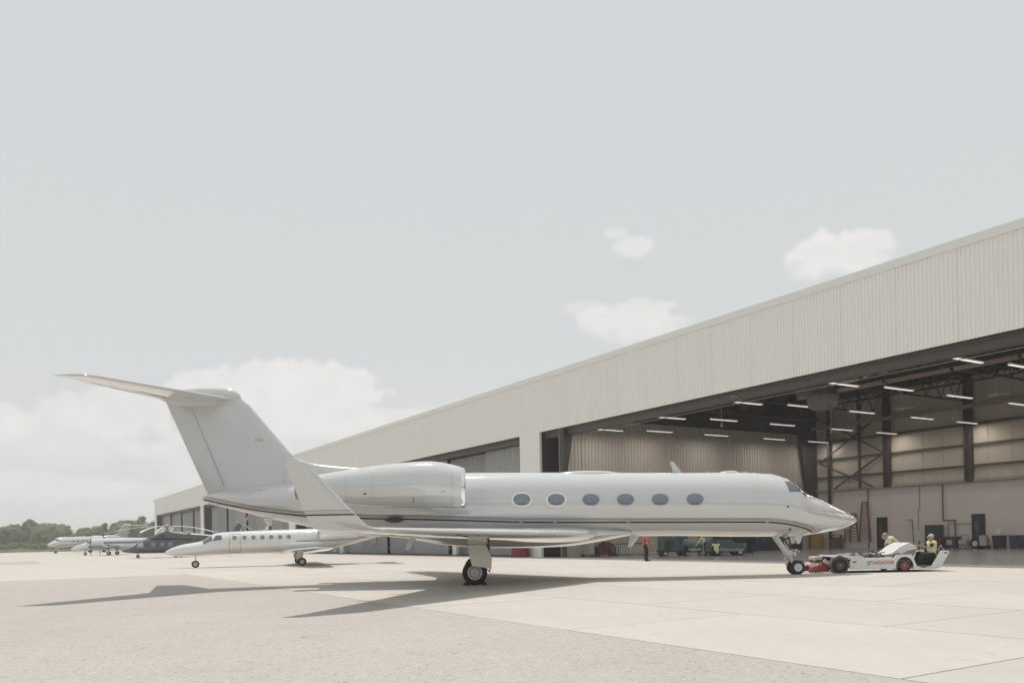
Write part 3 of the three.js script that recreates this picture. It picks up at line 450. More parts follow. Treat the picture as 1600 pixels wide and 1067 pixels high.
// ---- the small white jet behind the tail
{
  const d = 17 * Math.PI / 180, J = thing('light_jet', 'small white jet with round windows and cabin door, parked behind the big jet tail', 'airplane', [-21.48, 0, -55.88], Math.PI + d); J.scale.x = 1.06;
  const F = body([[-12.9, 2.32, 2.20, 0.05], [-12.4, 2.38, 2.06, 0.16], [-11.6, 2.44, 1.86, 0.32], [-10, 2.5, 1.42, 0.55], [-8.6, 2.52, 1.12, 0.70], [-7.35, 2.51, 0.95, 0.77], [-5.5, 2.48, 0.88, 0.79], [-4.1, 2.45, 0.86, 0.79], [-2.6, 2.41, 0.85, 0.79], [-1.65, 2.36, 0.83, 0.77], [-1.13, 2.27, 0.82, 0.74], [-0.75, 2.02, 0.81, 0.70], [-0.45, 1.80, 0.80, 0.66], [-0.2, 1.745, 0.79, 0.62], [0.76, 1.58, 0.785, 0.47], [1.3, 1.40, 0.81, 0.33], [1.6, 1.26, 0.87, 0.22], [1.77, 1.14, 0.95, 0.10], [1.81, 1.06, 1.03, 0.01]], { n: 120, m: 48, fair: 0.14 });
  part('fuselage', F.geo, whiteB, J);
  for (const s of [-1, 1]) {
    [[-2.42], [-3.02], [-3.57], [-4.12], [-4.67], [-5.22], [-5.77]].forEach(([a], i) => { const w = part('window', oval(F, a, 1.98, 0.135, 0.155, s, 0.004), cabinGlass, J); part('window_frame', ovalRing(F, a, 1.98, 0.13, 0.15, 0.03, s, 0.004), rimMat, w); });
    part('cockpit_side_window', sidePatch(F, [[-1.28, 2.16], [-1.62, 2.16], [-1.66, 1.86], [-1.08, 1.78]], s, 0.006), glassDark, J);
    part('windscreen', grid(8, 8, (u, v) => { const a = lerp(lerp(-1.08, -0.98, u), lerp(-0.55, -0.42, u), v), p = F.at(a, s * lerp(1.15, 0.05, u)); return [p[0] + 0.006, p[1] + 0.006, p[2] * 1.006]; }), glassDark, J);
    const wl = part('wing', surface([{ p: [-5.35, 0.98, 0.5], c: 3.0, t: 0.13 }, { p: [-6.75, 1.20, 7.6], c: 1.35, t: 0.11 }, { p: [-6.85, 1.21, 7.9], c: 1.1, t: 0.06 }], s), whiteB, J);
    part('tailplane', surface([{ p: [-11.2, 2.75, 0.1], c: 1.6, t: 0.09 }, { p: [-12.3, 3.05, 2.9], c: 0.8, t: 0.09 }], s), whiteB, J);
    const z = s * 1.22, R = (a, r) => Array.from({ length: 28 }, (_, j) => [a, 2.12 + r * Math.cos(j / 14 * Math.PI), z + r * Math.sin(j / 14 * Math.PI)]);
    const nac = part('engine_nacelle', loft([[-7.72, 0.34], [-7.9, 0.385], [-8.5, 0.41], [-9.3, 0.38], [-10.2, 0.27]].map(([a, r]) => R(a, r)), { caps: [false, false] }), whiteB, J);
    part('intake_lip', loft([[-7.73, 0.345], [-7.62, 0.34], [-7.58, 0.31], [-7.62, 0.28], [-7.9, 0.26]].map(([a, r]) => R(a, r)), { caps: [false, false] }), bareMetal, nac);
    part('fan_face', loft([R(-7.92, 0.27), R(-7.9, 0.01)], { caps: [false, false] }), darkGrey, nac);
    part('exhaust_nozzle', loft([R(-10.2, 0.265), R(-10.4, 0.22), R(-10.0, 0.2)], { caps: [false, true] }), bareMetal, nac);
    part('engine_pylon', loft([-9.9, -9.2, -8.5, -8.1].map((a, i) => { const h = [0.03, 0.1, 0.1, 0.02][i]; return [[a, 2.2 + h, s * 0.5], [a, 2.15 + h, s * 1.1], [a, 2.15 - h, s * 1.1], [a, 2.2 - h, s * 0.5]]; })), whiteB, J);
    part('stripe', stripe(F, [[-11.8, 2.10], [-9.5, 1.72], [-7.6, 1.66], [-6.2, 1.68]], 0.05, s, 0.006), darkGrey, J);
    part('stripe', stripe(F, [[-12.2, 2.24], [-10, 1.98], [-8, 1.80], [-6.6, 1.74]], 0.03, s, 0.006), creamPaint, J);
    const g = new THREE.Group(); g.name = 'main_gear'; J.add(g);
    part('strut', [rod([-6.35, 1.05, s * 2.3], [-6.4, 0.25, s * 2.3], 0.045, 10), rod([-6.4, 0.26, s * 2.3], [-6.55, 0.25, s * 2.45], 0.03, 8), rod([-6.1, 0.75, s * 2.3], [-6.38, 0.35, s * 2.3], 0.02, 8)], gearMat, g);
    part('leg_door', prism([[-6.62, 1.1], [-6.2, 1.1], [-6.18, 0.42], [-6.55, 0.42]], 0.03, 0.006).translate(0, 0, s * 2.36), gearDoorMat, g);
    wheel(g, [-6.5, 0.275, s * 2.5], 0.275, 0.17, { rim: 0.55, face: s });
  }
  // cabin door outline on the near side
  const rim = [[-2.10, 2.24], [-2.76, 2.24], [-2.76, 0.98], [-2.10, 0.98]];
  for (let i = 0; i < 4; i++) { const a = rim[i], b = rim[(i + 1) % 4], k = a[0] === b[0]; part('door_seam', grid(16, 1, (u, v) => F.onSide(lerp(a[0], b[0], u) + (k ? (v - 0.5) * 0.03 : 0), lerp(a[1], b[1], u) + (k ? 0 : (v - 0.5) * 0.03), -1, 0.005)), mat(0.32, 0.29, 0.26, 0.6), J); }
  part('fin', surface([[2.2, -9.2, 0.2], [2.8, -10.1, 0.18], [4.55, -11.9, 0.12]].map(([y, le, th]) => ({ p: [le, y, 0], c: y > 4 ? 1.3 : le + 12.9, t: th / (le + 13), n: [0, 1] }))), whiteB, J);
  part('top_aerial', surface([{ p: [-4.2, 2.44, 0], c: 0.26, t: 0.1, n: [0, 1] }, { p: [-4.42, 2.76, 0], c: 0.12, t: 0.1, n: [0, 1] }]), whiteB, J);
  part('belly_aerial', surface([{ p: [-8.5, 1.12, 0], c: 0.25, t: 0.1, n: [0, 1] }, { p: [-8.7, 0.86, 0], c: 0.12, t: 0.1, n: [0, 1] }]), whiteB, J);
  const ng = new THREE.Group(); ng.name = 'nose_gear'; J.add(ng);
  part('strut', [rod([-0.02, 0.85, 0], [0, 0.25, 0], 0.035, 10), rod([0, 0.24, -0.1], [0, 0.24, 0.1], 0.03, 8), rod([-0.3, 0.82, 0.05], [-0.3, 0.68, 0.05], 0.012, 6)], gearMat, ng);
  wheel(ng, [0, 0.24, 0], 0.24, 0.14, { rim: 0.6, face: -1 });
}
// ---- a second large jet of the same kind far down the row, turned towards us
{
  const d = 70 * Math.PI / 180, o = heroJet.clone(); o.name = numbered('business_jet'); scene.add(o); o.rotation.y = Math.PI + d;
  const f = [Math.cos(o.rotation.y), -Math.sin(o.rotation.y)];
  o.position.set(-110 - f[0] * 8.42, 0, -199 - f[1] * 8.42);
  o.userData = { label: 'distant white jet with winglets and a high T-tail, farthest of the aircraft before the trees', category: 'airplane' };
}
// ---- twin turboprop with a blue window band
{
  const d = 12 * Math.PI / 180, J = thing('turboprop_airplane', 'white turboprop with blue window band and dark upright propeller, beside the dark helicopter', 'airplane', [-73, 0, -141], Math.PI + d);
  const blueP = paint(0.10, 0.14, 0.24);
  const F = body([[-13.4, 2.5, 2.35, 0.05], [-11.5, 2.75, 1.9, 0.35], [-8.5, 2.88, 1.25, 0.72], [-6, 2.92, 1.0, 0.9], [-2.5, 2.92, 0.92, 0.95], [-1.4, 2.86, 0.9, 0.92], [-0.8, 2.62, 0.9, 0.87], [-0.3, 2.25, 0.9, 0.8], [0.6, 1.98, 0.9, 0.66], [1.6, 1.6, 0.92, 0.42], [2.15, 1.3, 0.98, 0.2], [2.3, 1.14, 1.08, 0.01]], { n: 70, m: 36 });
  part('fuselage', F.geo, whiteB, J);
  for (const s of [-1, 1]) {
    part('stripe', stripe(F, [[-11.5, 2.3], [-7, 2.12], [-3.2, 2.12]], 0.42, s, 0.006), blueP, J);
    for (let i = 0; i < 8; i++) part('window', oval(F, -3.6 - i * 0.85, 2.16, 0.2, 0.2, s, 0.012), cabinGlass, J);
    part('windscreen', grid(6, 6, (u, v) => { const a = lerp(lerp(-1.25, -0.95, u), lerp(-0.55, -0.35, u), v), p = F.at(a, s * lerp(1.25, 0.06, u)); return [p[0] + 0.01, p[1] + 0.01, p[2] * 1.01]; }), glassDark, J);
    part('wing', surface([{ p: [-3.6, 1.15, 0.4], c: 2.6, t: 0.14 }, { p: [-3.9, 1.35, 3], c: 2.2, t: 0.13 }, { p: [-4.6, 1.85, 8.6], c: 1.1, t: 0.11 }], s), whiteB, J);
    const N = body([[-6.2, 1.5, 1.25, 0.1], [-4.5, 1.65, 0.95, 0.36], [-3, 1.72, 0.92, 0.42], [-2.0, 1.68, 1.0, 0.36], [-1.75, 1.6, 1.1, 0.28]], { n: 24, m: 24 });
    const nac = part('engine_nacelle', N.geo.translate(0, 0.12, s * 2.7), blueP, J);
    const pr = new THREE.Group(); pr.name = 'propeller'; pr.position.set(-1.62, 1.46, s * 2.7); J.add(pr);
    part('spinner', new THREE.ConeGeometry(0.24, 0.5, 18).rotateZ(-Math.PI / 2).translate(0.15, 0, 0), steel, pr);
    for (let k = 0; k < 4; k++) part('blade', bx(0.06, 1.3, 0.26, 0, 0.78, 0).rotateX(k * Math.PI / 2 + 0.04), darkGrey, pr);
    const g = new THREE.Group(); g.name = 'main_gear'; J.add(g); part('strut', rod([-4.4, 1.2, s * 2.7], [-4.4, 0.3, s * 2.7], 0.07, 8), darkGrey, g);
    for (const z of [2.55, 2.85]) wheel(g, [-4.4, 0.33, s * z], 0.33, 0.2, { face: s });
    part('tailplane', surface([{ p: [-12.9, 4.7, 0.05], c: 1.5, t: 0.09 }, { p: [-13.5, 4.7, 2.8], c: 0.9, t: 0.09 }], s), whiteB, J);
  }
  part('fin', surface([{ p: [-10.6, 2.4, 0], c: 2.8, t: 0.1, n: [0, 1] }, { p: [-12.8, 4.75, 0], c: 1.7, t: 0.09, n: [0, 1] }]), whiteB, J);
  const ng = new THREE.Group(); ng.name = 'nose_gear'; J.add(ng); part('strut', rod([0, 1, 0], [0, 0.25, 0], 0.05, 8), darkGrey, ng); wheel(ng, [0, 0.27, 0], 0.27, 0.17, { face: -1 });
}
// ---- helicopters
function helicopter(label, x, z, turn, bodyM, lowM, spin) {
  const J = thing('helicopter', label, 'helicopter', [x, 0, z], turn);
  const F = body([[-6.2, 2.2, 1.3, 0.5], [-5.5, 2.32, 0.85, 0.85], [-4.5, 2.36, 0.6, 1.0], [-2.2, 2.36, 0.56, 1.02], [-0.9, 2.3, 0.56, 0.98], [-0.3, 2.05, 0.57, 0.93], [0.15, 1.72, 0.58, 0.85], [0.45, 1.5, 0.6, 0.76], [1.1, 1.28, 0.66, 0.5], [1.65, 1.05, 0.76, 0.22], [1.9, 0.93, 0.87, 0.02]], { n: 70, m: 36, e: 0.72 });
  part('cabin', F.geo, bodyM, J);
  const C = body([[-9.5, 2.6, 2.1, 0.25], [-7.6, 2.85, 2.0, 0.5], [-6, 3.05, 2.05, 0.7], [-4.6, 3.2, 2.1, 0.78], [-3.3, 3.25, 2.2, 0.78], [-2.4, 2.95, 2.2, 0.66], [-1.5, 2.55, 2.2, 0.42], [-0.9, 2.35, 2.24, 0.1]], { n: 40, m: 28, e: 0.8 });
  const cowl = part('engine_cowling', C.geo, bodyM, J);
  for (const s of [1, -1]) { part('air_intake', new THREE.SphereGeometry(1, 16, 10).scale(0.42, 0.2, 0.1).translate(-3.1, 2.72, s * 0.72), black, cowl); part('exhaust_pipe', new THREE.CylinderGeometry(0.24, 0.2, 0.8, 18).rotateZ(Math.PI / 2 - 0.25).translate(-5.9, 2.95, s * 0.5), bareMetal, cowl); }
  const boom = part('tail_boom', loft([[-5.6, 1.75, 0.55], [-7.5, 2.05, 0.42], [-10, 2.3, 0.3], [-12, 2.5, 0.22]].map(([a, y, r]) => Array.from({ length: 20 }, (_, j) => [a, y + r * Math.cos(j / 10 * Math.PI), r * 0.8 * Math.sin(j / 10 * Math.PI)]))), lowM, J);
  part('tail_fin', surface([{ p: [-10.7, 2.4, 0], c: 1.7, t: 0.1, n: [0, 1] }, { p: [-12.0, 4.2, 0], c: 0.9, t: 0.1, n: [0, 1] }]), heliBlue, J);
  for (const s of [1, -1]) part('stabilizer', surface([{ p: [-10.6, 2.35, 0.1], c: 0.7, t: 0.09 }, { p: [-10.7, 2.35, 1.5], c: 0.6, t: 0.09 }], s), lowM, J);
  const tr = new THREE.Group(); tr.name = 'tail_rotor'; tr.position.set(-12.7, 3.9, 0.25); J.add(tr);
  part('tail_hub', new THREE.CylinderGeometry(0.16, 0.16, 0.8, 14).rotateX(Math.PI / 2).translate(0, 0, -0.25), mat(0.5, 0.49, 0.46, 0.4), tr); for (let k = 0; k < 4; k++) { const tb = part('tail_blade', bx(0.2, 1.05, 0.03, 0, 0.62, -0.5).rotateZ(k * Math.PI / 2 + 0.5), mat(0.45, 0.44, 0.42, 0.5), tr); part('blade_tip', bx(0.2, 0.3, 0.03, 0, 1.3, -0.5).rotateZ(k * Math.PI / 2 + 0.5), mat(0.42, 0.24, 0.13, 0.5), tb); }
  for (const s of [1, -1]) {
    part('windscreen', grid(8, 8, (u, v) => { const a = lerp(-0.62, 0.36, v), p = F.at(a, s * lerp(0.06, 1.02, u)); return [p[0] + 0.01, p[1] + 0.01, p[2] * 1.012]; }), glassDark, J);
    part('cockpit_door_window', sidePatch(F, [[-0.85, 1.98], [-0.35, 1.85], [-0.1, 1.32], [-0.95, 1.3]], s, 0.012), mat(0.5, 0.51, 0.50, 0.1, { metalness: 0.5, clearcoat: 1 }), J);
    for (const a of [-2.05, -3.1, -4.05]) { const w = part('cabin_window', sidePatch(F, [[a - 0.28, 1.88], [a + 0.28, 1.88], [a + 0.28, 1.36], [a - 0.28, 1.36]], s, 0.012), cabinGlass, J); part('window_frame', ovalRing(F, a, 1.62, 0.29, 0.27, 0.05, s, 0.012, 0.3), darkGrey, w); }
    part('sponson', new THREE.SphereGeometry(1, 20, 12).scale(1.1, 0.28, 0.34).translate(-4.9, 0.85, s * 1.08), lowM, J);
    const g = new THREE.Group(); g.name = 'main_gear'; J.add(g); part('strut', rod([-4.7, 0.8, s * 1.2], [-4.75, 0.3, s * 1.3], 0.05, 8), darkGrey, g); wheel(g, [-4.75, 0.26, s * 1.4], 0.26, 0.2, { face: s });
  }
  const ng = new THREE.Group(); ng.name = 'nose_gear'; J.add(ng); part('strut', rod([0, 0.65, 0], [0, 0.25, 0], 0.05, 8), darkGrey, ng); for (const s of [1, -1]) wheel(ng, [0, 0.2, s * 0.12], 0.2, 0.13, { face: s });
  const R = new THREE.Group(); R.name = 'main_rotor'; R.position.set(-3.45, 3.3, 0); R.rotation.y = spin; J.add(R);
  part('mast', [new THREE.CylinderGeometry(0.12, 0.28, 0.6, 16).translate(0, 0.25, 0), new THREE.CylinderGeometry(0.34, 0.34, 0.16, 20).translate(0, 0.55, 0), new THREE.SphereGeometry(0.28, 16, 8).scale(1, 0.5, 1).translate(0, 0.66, 0)], mat(0.45, 0.40, 0.35, 0.5), R);
  const blade = grid(24, 3, (u, v) => { const r = 0.8 + u * 6.3; return [r, 0.58 - 0.95 * u * u * 0.9 + 0.04 * Math.sin(v * Math.PI), (v - 0.35) * 0.42 * (u > 0.94 ? 0.75 : 1)]; });
  for (let k = 0; k < 5; k++) { const b = part('rotor_blade', blade, whiteB, R); b.rotation.y = k / 5 * 2 * Math.PI; part('blade_grip', rbx(0.75, 0.13, 0.2, 0.55, 0.56, 0, 0.04), mat(0.42, 0.38, 0.34, 0.5), b); }
  return J;
}
const heliGrey = mat(0.075, 0.08, 0.088, 0.4, { clearcoat: 0.8, clearcoatRoughness: 0.08 }), heliLow = mat(0.12, 0.115, 0.11, 0.45, { clearcoat: 0.5, clearcoatRoughness: 0.1 }), heliBlue = mat(0.06, 0.085, 0.16, 0.4, { clearcoat: 0.8, clearcoatRoughness: 0.08 });
helicopter('dark grey helicopter with white rotor blades, left of the small white jet', -46.4, -102.2, Math.PI + 10 * Math.PI / 180, heliGrey, heliLow, 0.12);

// ------------------------------------------------------------------ people
function sdfGeo(f, c, half, res) {
  const mc = new MarchingCubes(res, new THREE.MeshBasicMaterial(), false, false, 60000); mc.isolation = 0; mc.reset();
  const h = res / 2;
  for (let k = 0; k < res; k++) for (let j = 0; j < res; j++) for (let i = 0; i < res; i++) mc.field[i + j * res + k * res * res] = -f([c[0] + (i - h) / h * half, c[1] + (j - h) / h * half, c[2] + (k - h) / h * half]);
  mc.update();
  const n = mc.count, g = new THREE.BufferGeometry(), p = new Float32Array(n * 3), q = new Float32Array(n * 3);
  for (let i = 0; i < n * 3; i++) { p[i] = c[i % 3] + mc.positionArray[i] * half; q[i] = mc.normalArray[i]; }
  g.setAttribute('position', new THREE.BufferAttribute(p, 3)); g.setAttribute('normal', new THREE.BufferAttribute(q, 3)); return g;
}
const capsule = (p, a, b, r1, r2) => {
  const ab = [b[0] - a[0], b[1] - a[1], b[2] - a[2]], ap = [p[0] - a[0], p[1] - a[1], p[2] - a[2]], l = ab[0] ** 2 + ab[1] ** 2 + ab[2] ** 2 || 1e-9;
  const t = clamp((ap[0] * ab[0] + ap[1] * ab[1] + ap[2] * ab[2]) / l); return Math.hypot(ap[0] - ab[0] * t, ap[1] - ab[1] * t, ap[2] - ab[2] * t) - lerp(r1, r2, t);
};
const smin = (a, b, k) => { const h = clamp(0.5 + 0.5 * (b - a) / k); return lerp(b, a, h) - k * h * (1 - h); };
const bonesSdf = (bones, grow, k = 0.04) => (p) => { let d = 9; for (const [a, b, r1, r2] of bones) d = smin(d, capsule(p, a, b, r1 + grow, r2 + grow), k); return d; };
// joints are given in the person's own frame, facing +x, right hand at -z
function person(name, label, pos, turn, J, C, group) {
  const o = thing(name, label, 'person', pos, turn, group);
  const mid = (a, b, t = 0.5) => a.map((v, i) => lerp(v, b[i], t));
  const torso = [[J.pelvis, mid(J.pelvis, J.chest), 0.135, 0.13], [mid(J.pelvis, J.chest), J.chest, 0.13, 0.14], [J.chest, J.shL, 0.10, 0.075], [J.chest, J.shR, 0.10, 0.075], [J.hipL, J.hipR, 0.11, 0.11]];
  const neck = [[J.chest, J.neck, 0.07, 0.056], [J.neck, J.head, 0.055, 0.07]];
  const arm = (s) => [[J['sh' + s], J['el' + s], 0.056, 0.044], [J['el' + s], J['wr' + s], 0.043, 0.031]];
  const leg = (s) => [[J['hip' + s], J['kn' + s], 0.088, 0.058], [J['kn' + s], J['an' + s], 0.06, 0.038], [J['an' + s], J['to' + s], 0.042, 0.035]];
  const all = [...torso, ...neck, ...arm('L'), ...arm('R'), ...leg('L'), ...leg('R')];
  const pts = all.flatMap(([a, b]) => [a, b]), lo = [0, 1, 2].map((k) => Math.min(...pts.map((p) => p[k])) - 0.2), hi = [0, 1, 2].map((k) => Math.max(...pts.map((p) => p[k])) + 0.22), c = mid(lo, hi), half = Math.max(...hi.map((v, k) => v - lo[k])) / 2;
  // head with face, and hands with fingers, on finer grids of their own
  const hd = J.head, f = J.look ?? [1, 0, 0], fz = [-f[2], 0, f[0]];
  const hpnt = (x, y, z) => [hd[0] + f[0] * x + fz[0] * z, hd[1] + y + f[1] * x, hd[2] + f[2] * x + fz[2] * z];
  const headBones = [[hpnt(-0.02, 0.06, 0), hpnt(-0.005, 0.05, 0), 0.092, 0.09], [hpnt(0.01, 0.0, 0), hpnt(0.035, -0.045, 0), 0.074, 0.052], [hpnt(0.086, 0.03, 0), hpnt(0.108, 0.0, 0), 0.010, 0.016], [hpnt(-0.01, 0.035, 0.085), hpnt(-0.015, 0.0, 0.08), 0.016, 0.012], [hpnt(-0.01, 0.035, -0.085), hpnt(-0.015, 0.0, -0.08), 0.016, 0.012], [hpnt(0.078, -0.035, 0.016), hpnt(0.078, -0.035, -0.016), 0.012, 0.012], [J.neck, hpnt(-0.01, -0.02, 0), 0.054, 0.06]];
  const hand = (s) => {
    const w = J['wr' + s], e = J['el' + s], d = [0, 1, 2].map((k) => w[k] - e[k]), l = Math.hypot(...d), u = d.map((v) => v / l), side = s === 'L' ? 1 : -1;
    let x = [u[2], 0, -u[0]]; const xl = Math.hypot(...x) || 1; x = Math.hypot(...x) < 0.2 ? [0, 0, 1] : x.map((v) => v / xl); const y = [u[1] * x[2] - u[2] * x[1], u[2] * x[0] - u[0] * x[2], u[0] * x[1] - u[1] * x[0]];
    const P = (a, b, q) => [0, 1, 2].map((k) => w[k] + u[k] * a + x[k] * b + y[k] * q), bones = [[w, P(0.05, 0, 0), 0.03, 0.03], [P(0.04, 0.022, 0), P(0.085, 0.024, 0), 0.018, 0.016], [P(0.04, -0.02, 0), P(0.085, -0.022, 0), 0.018, 0.016]];
    [[0.028, 0.062], [0.009, 0.072], [-0.010, 0.066], [-0.028, 0.052]].forEach(([b, len]) => { const k1 = P(0.09, b, 0), k2 = P(0.09 + len * 0.5, b, -0.012), k3 = P(0.09 + len * 0.72, b, -0.04); bones.push([k1, k2, 0.0095, 0.009], [k2, k3, 0.009, 0.0075]); });
    bones.push([P(0.03, 0.03 * side, -0.005), P(0.065, 0.055 * side, -0.02), 0.013, 0.011], [P(0.065, 0.055 * side, -0.02), P(0.095, 0.05 * side, -0.035), 0.0105, 0.009]);
    return [bones, P(0.075, 0, 0)];
  };
  const hands = ['L', 'R'].map(hand);
  const body = merge([sdfGeo(bonesSdf(all, -0.012), c, half, 60), sdfGeo(bonesSdf(headBones, 0, 0.02), hd, 0.19, 44), ...hands.map(([b, p]) => sdfGeo(bonesSdf(b, 0, 0.008), p, 0.13, 44))]);
  part('body', body, C.skin ?? skinMat, o);
  part('shirt', sdfGeo(bonesSdf([...torso.slice(0, 4), [J.chest, J.neck, 0.075, 0.05], ...(C.bare ? [arm('L')[0], arm('R')[0]].map(([a, b, r1, r2]) => [a, mid(a, b, 0.6), r1 + 0.008, r2 + 0.01]) : [...arm('L'), ...arm('R')])], 0.008), c, half, 60), C.shirt, o);
  part('trousers', sdfGeo(bonesSdf([[J.pelvis, mid(J.pelvis, J.chest, 0.3), 0.14, 0.13], [J.hipL, J.hipR, 0.12, 0.12], ...['L', 'R'].flatMap((s) => leg(s).slice(0, 2).map(([a, b, r1, r2]) => [a, b, r1 + 0.012, r2 + 0.018]))], 0.008), c, half, 60), C.trousers, o);
  for (const s of ['L', 'R']) part('shoe', sdfGeo(bonesSdf([[J['an' + s], [J['an' + s][0], J['an' + s][1] - 0.03, J['an' + s][2]], 0.055, 0.05], [[J['an' + s][0], J['an' + s][1] - 0.03, J['an' + s][2]], J['to' + s], 0.05, 0.045]], 0.004), J['an' + s], 0.28, 24), black, o);
  if (C.vest) {
    part('vest', sdfGeo((p) => Math.max(bonesSdf(torso.slice(0, 4), 0.028)(p), -(capsule(p, J.neck, J.head, 0.085, 0.11))), c, half, 60), C.vest, o);
    const band = sdfGeo((p) => { const ax = [0, 1, 2].map((k) => J.chest[k] - J.pelvis[k]), l = Math.hypot(...ax), t = [0, 1, 2].reduce((s, k) => s + (p[k] - J.pelvis[k]) * ax[k], 0) / l; return Math.max(bonesSdf(torso.slice(0, 2), 0.036)(p), Math.abs(t - 0.16) - 0.03); }, c, half, 60);
    part('reflective_band', band, bandMat, o);
  }
  if (C.cap) { const cp = (p) => Math.max(capsule(p, hpnt(-0.02, 0.065, 0), hpnt(-0.005, 0.055, 0), 0.105, 0.104), hd[1] + 0.055 - p[1]); part('cap', sdfGeo((p) => smin(cp(p), capsule(p, hpnt(0.07, 0.06, 0.03), hpnt(0.15, 0.05, 0.0), 0.02, 0.012), 0.02), hpnt(0, 0.05, 0), 0.24, 40), C.cap, o); }
  else part('hair', sdfGeo((p) => Math.max(capsule(p, hpnt(-0.035, 0.065, 0), hpnt(-0.015, 0.06, 0), 0.10, 0.098), hd[1] + 0.0 + (p[0] - hd[0]) * f[0] * 0.6 + (p[2] - hd[2]) * f[2] * 0.6 - p[1]), hpnt(0, 0.05, 0), 0.2, 36), hairMat, o);
  if (C.glasses) part('sunglasses', new RoundedBoxGeometry(0.03, 0.035, 0.15, 2, 0.012).rotateY(Math.atan2(-f[2], f[0])).translate(...hpnt(0.08, 0.03, 0)), black, o);
  else for (const z of [0.032, -0.032]) part('eye', new THREE.SphereGeometry(0.011, 10, 8).translate(...hpnt(0.078, 0.032, z)), black, o);
  if (C.headset) part('ear_defenders', [new THREE.TorusGeometry(0.105, 0.012, 8, 20, Math.PI).rotateY(Math.atan2(-f[2], f[0]) + Math.PI / 2).translate(...hpnt(-0.015, 0.06, 0)), new THREE.SphereGeometry(0.04, 12, 8).translate(...hpnt(-0.015, 0.02, 0.1)), new THREE.SphereGeometry(0.04, 12, 8).translate(...hpnt(-0.015, 0.02, -0.1))], black, o);
  return o;
}
const skinMat = mat(0.42, 0.27, 0.20, 0.6), hairMat = mat(0.03, 0.022, 0.018, 0.8), bandMat = mat(0.62, 0.62, 0.58, 0.4), navy = mat(0.03, 0.035, 0.05, 0.85), blackCloth = mat(0.025, 0.025, 0.027, 0.9), limeVest = mat(0.66, 0.67, 0.33, 0.8), orangeVest = mat(0.60, 0.15, 0.085, 0.8), whiteCloth = mat(0.66, 0.65, 0.62, 0.85), greyCloth = mat(0.25, 0.26, 0.28, 0.9), redCloth = mat(0.25, 0.05, 0.045, 0.85);
// seated tug driver
const TUGX = 14.08, TUGZ = -32.55;
const sit = { pelvis: [0, 0.56, 0], hipL: [0.03, 0.52, 0.11], hipR: [0.03, 0.52, -0.11], chest: [-0.02, 0.92, 0], neck: [0.0, 1.08, 0], head: [0.03, 1.19, 0], look: [0.97, -0.05, 0.24], shL: [0, 1.0, 0.19], shR: [0, 1.0, -0.19], elL: [0.22, 0.84, 0.24], elR: [0.22, 0.84, -0.22], wrL: [0.46, 0.90, 0.13], wrR: [0.46, 0.90, -0.12], knL: [0.46, 0.60, 0.14], knR: [0.44, 0.58, -0.15], anL: [0.62, 0.24, 0.13], anR: [0.60, 0.24, -0.13], toL: [0.76, 0.20, 0.14], toR: [0.74, 0.20, -0.14] };
person('person', 'person in lime vest, cap and sunglasses driving the white tug, facing left', [TUGX + 2.22, 0.08, TUGZ + 0.5], Math.PI, sit, { shirt: blackCloth, trousers: blackCloth, vest: limeVest, cap: mat(0.45, 0.45, 0.44, 0.8), glasses: true, bare: true });
const lean = { pelvis: [0, 0.93, 0], hipL: [0, 0.9, 0.11], hipR: [0, 0.9, -0.11], chest: [0.26, 1.20, 0], neck: [0.40, 1.28, 0], head: [0.50, 1.34, 0], look: [0.95, -0.25, 0.1], shL: [0.30, 1.25, 0.19], shR: [0.30, 1.25, -0.19], elL: [0.42, 0.98, 0.24], elR: [0.40, 0.98, -0.22], wrL: [0.46, 0.76, 0.16], wrR: [0.52, 0.78, -0.12], knL: [0.05, 0.48, 0.12], knR: [0.02, 0.48, -0.12], anL: [-0.02, 0.08, 0.12], anR: [-0.08, 0.08, -0.12], toL: [0.15, 0.05, 0.13], toR: [0.09, 0.05, -0.13] };
person('person', 'person in lime vest bending over behind the hood of the white tug', [TUGX + 1.72, 0.005, TUGZ - 1.25], Math.PI - 0.1, lean, { shirt: whiteCloth, trousers: navy, vest: limeVest, cap: mat(0.30, 0.28, 0.26, 0.8), bare: true });
const stand = { pelvis: [0, 0.96, 0], hipL: [0, 0.92, 0.10], hipR: [0, 0.92, -0.10], chest: [0, 1.34, 0], neck: [0.01, 1.50, 0], head: [0.03, 1.61, 0], look: [0.9, 0, -0.3], shL: [0, 1.43, 0.19], shR: [0, 1.43, -0.19], elL: [0.0, 1.14, 0.27], elR: [0.06, 1.15, -0.28], wrL: [0.16, 0.98, 0.25], wrR: [0.25, 1.12, -0.22], knL: [0.03, 0.50, 0.13], knR: [0.02, 0.50, -0.13], anL: [0, 0.08, 0.15], anR: [-0.02, 0.08, -0.16], toL: [0.17, 0.05, 0.18], toR: [0.14, 0.05, -0.2] };
person('person', 'person in orange vest and dark trousers standing under the nose section of the big jet', [8.3, 0.006, -51.2], -0.5, stand, { shirt: redCloth, trousers: blackCloth, vest: orangeVest });
const stoop = { ...lean, wrL: [0.70, 0.72, 0.14], wrR: [0.70, 0.74, -0.12], elL: [0.5, 0.95, 0.22], elR: [0.5, 0.95, -0.22] };
person('person', 'person in pale shirt and lime vest stooping over the teal equipment in the hangar', [14.3, 0.01, -61.0], Math.PI - 0.25, stoop, { shirt: whiteCloth, trousers: navy, vest: limeVest });
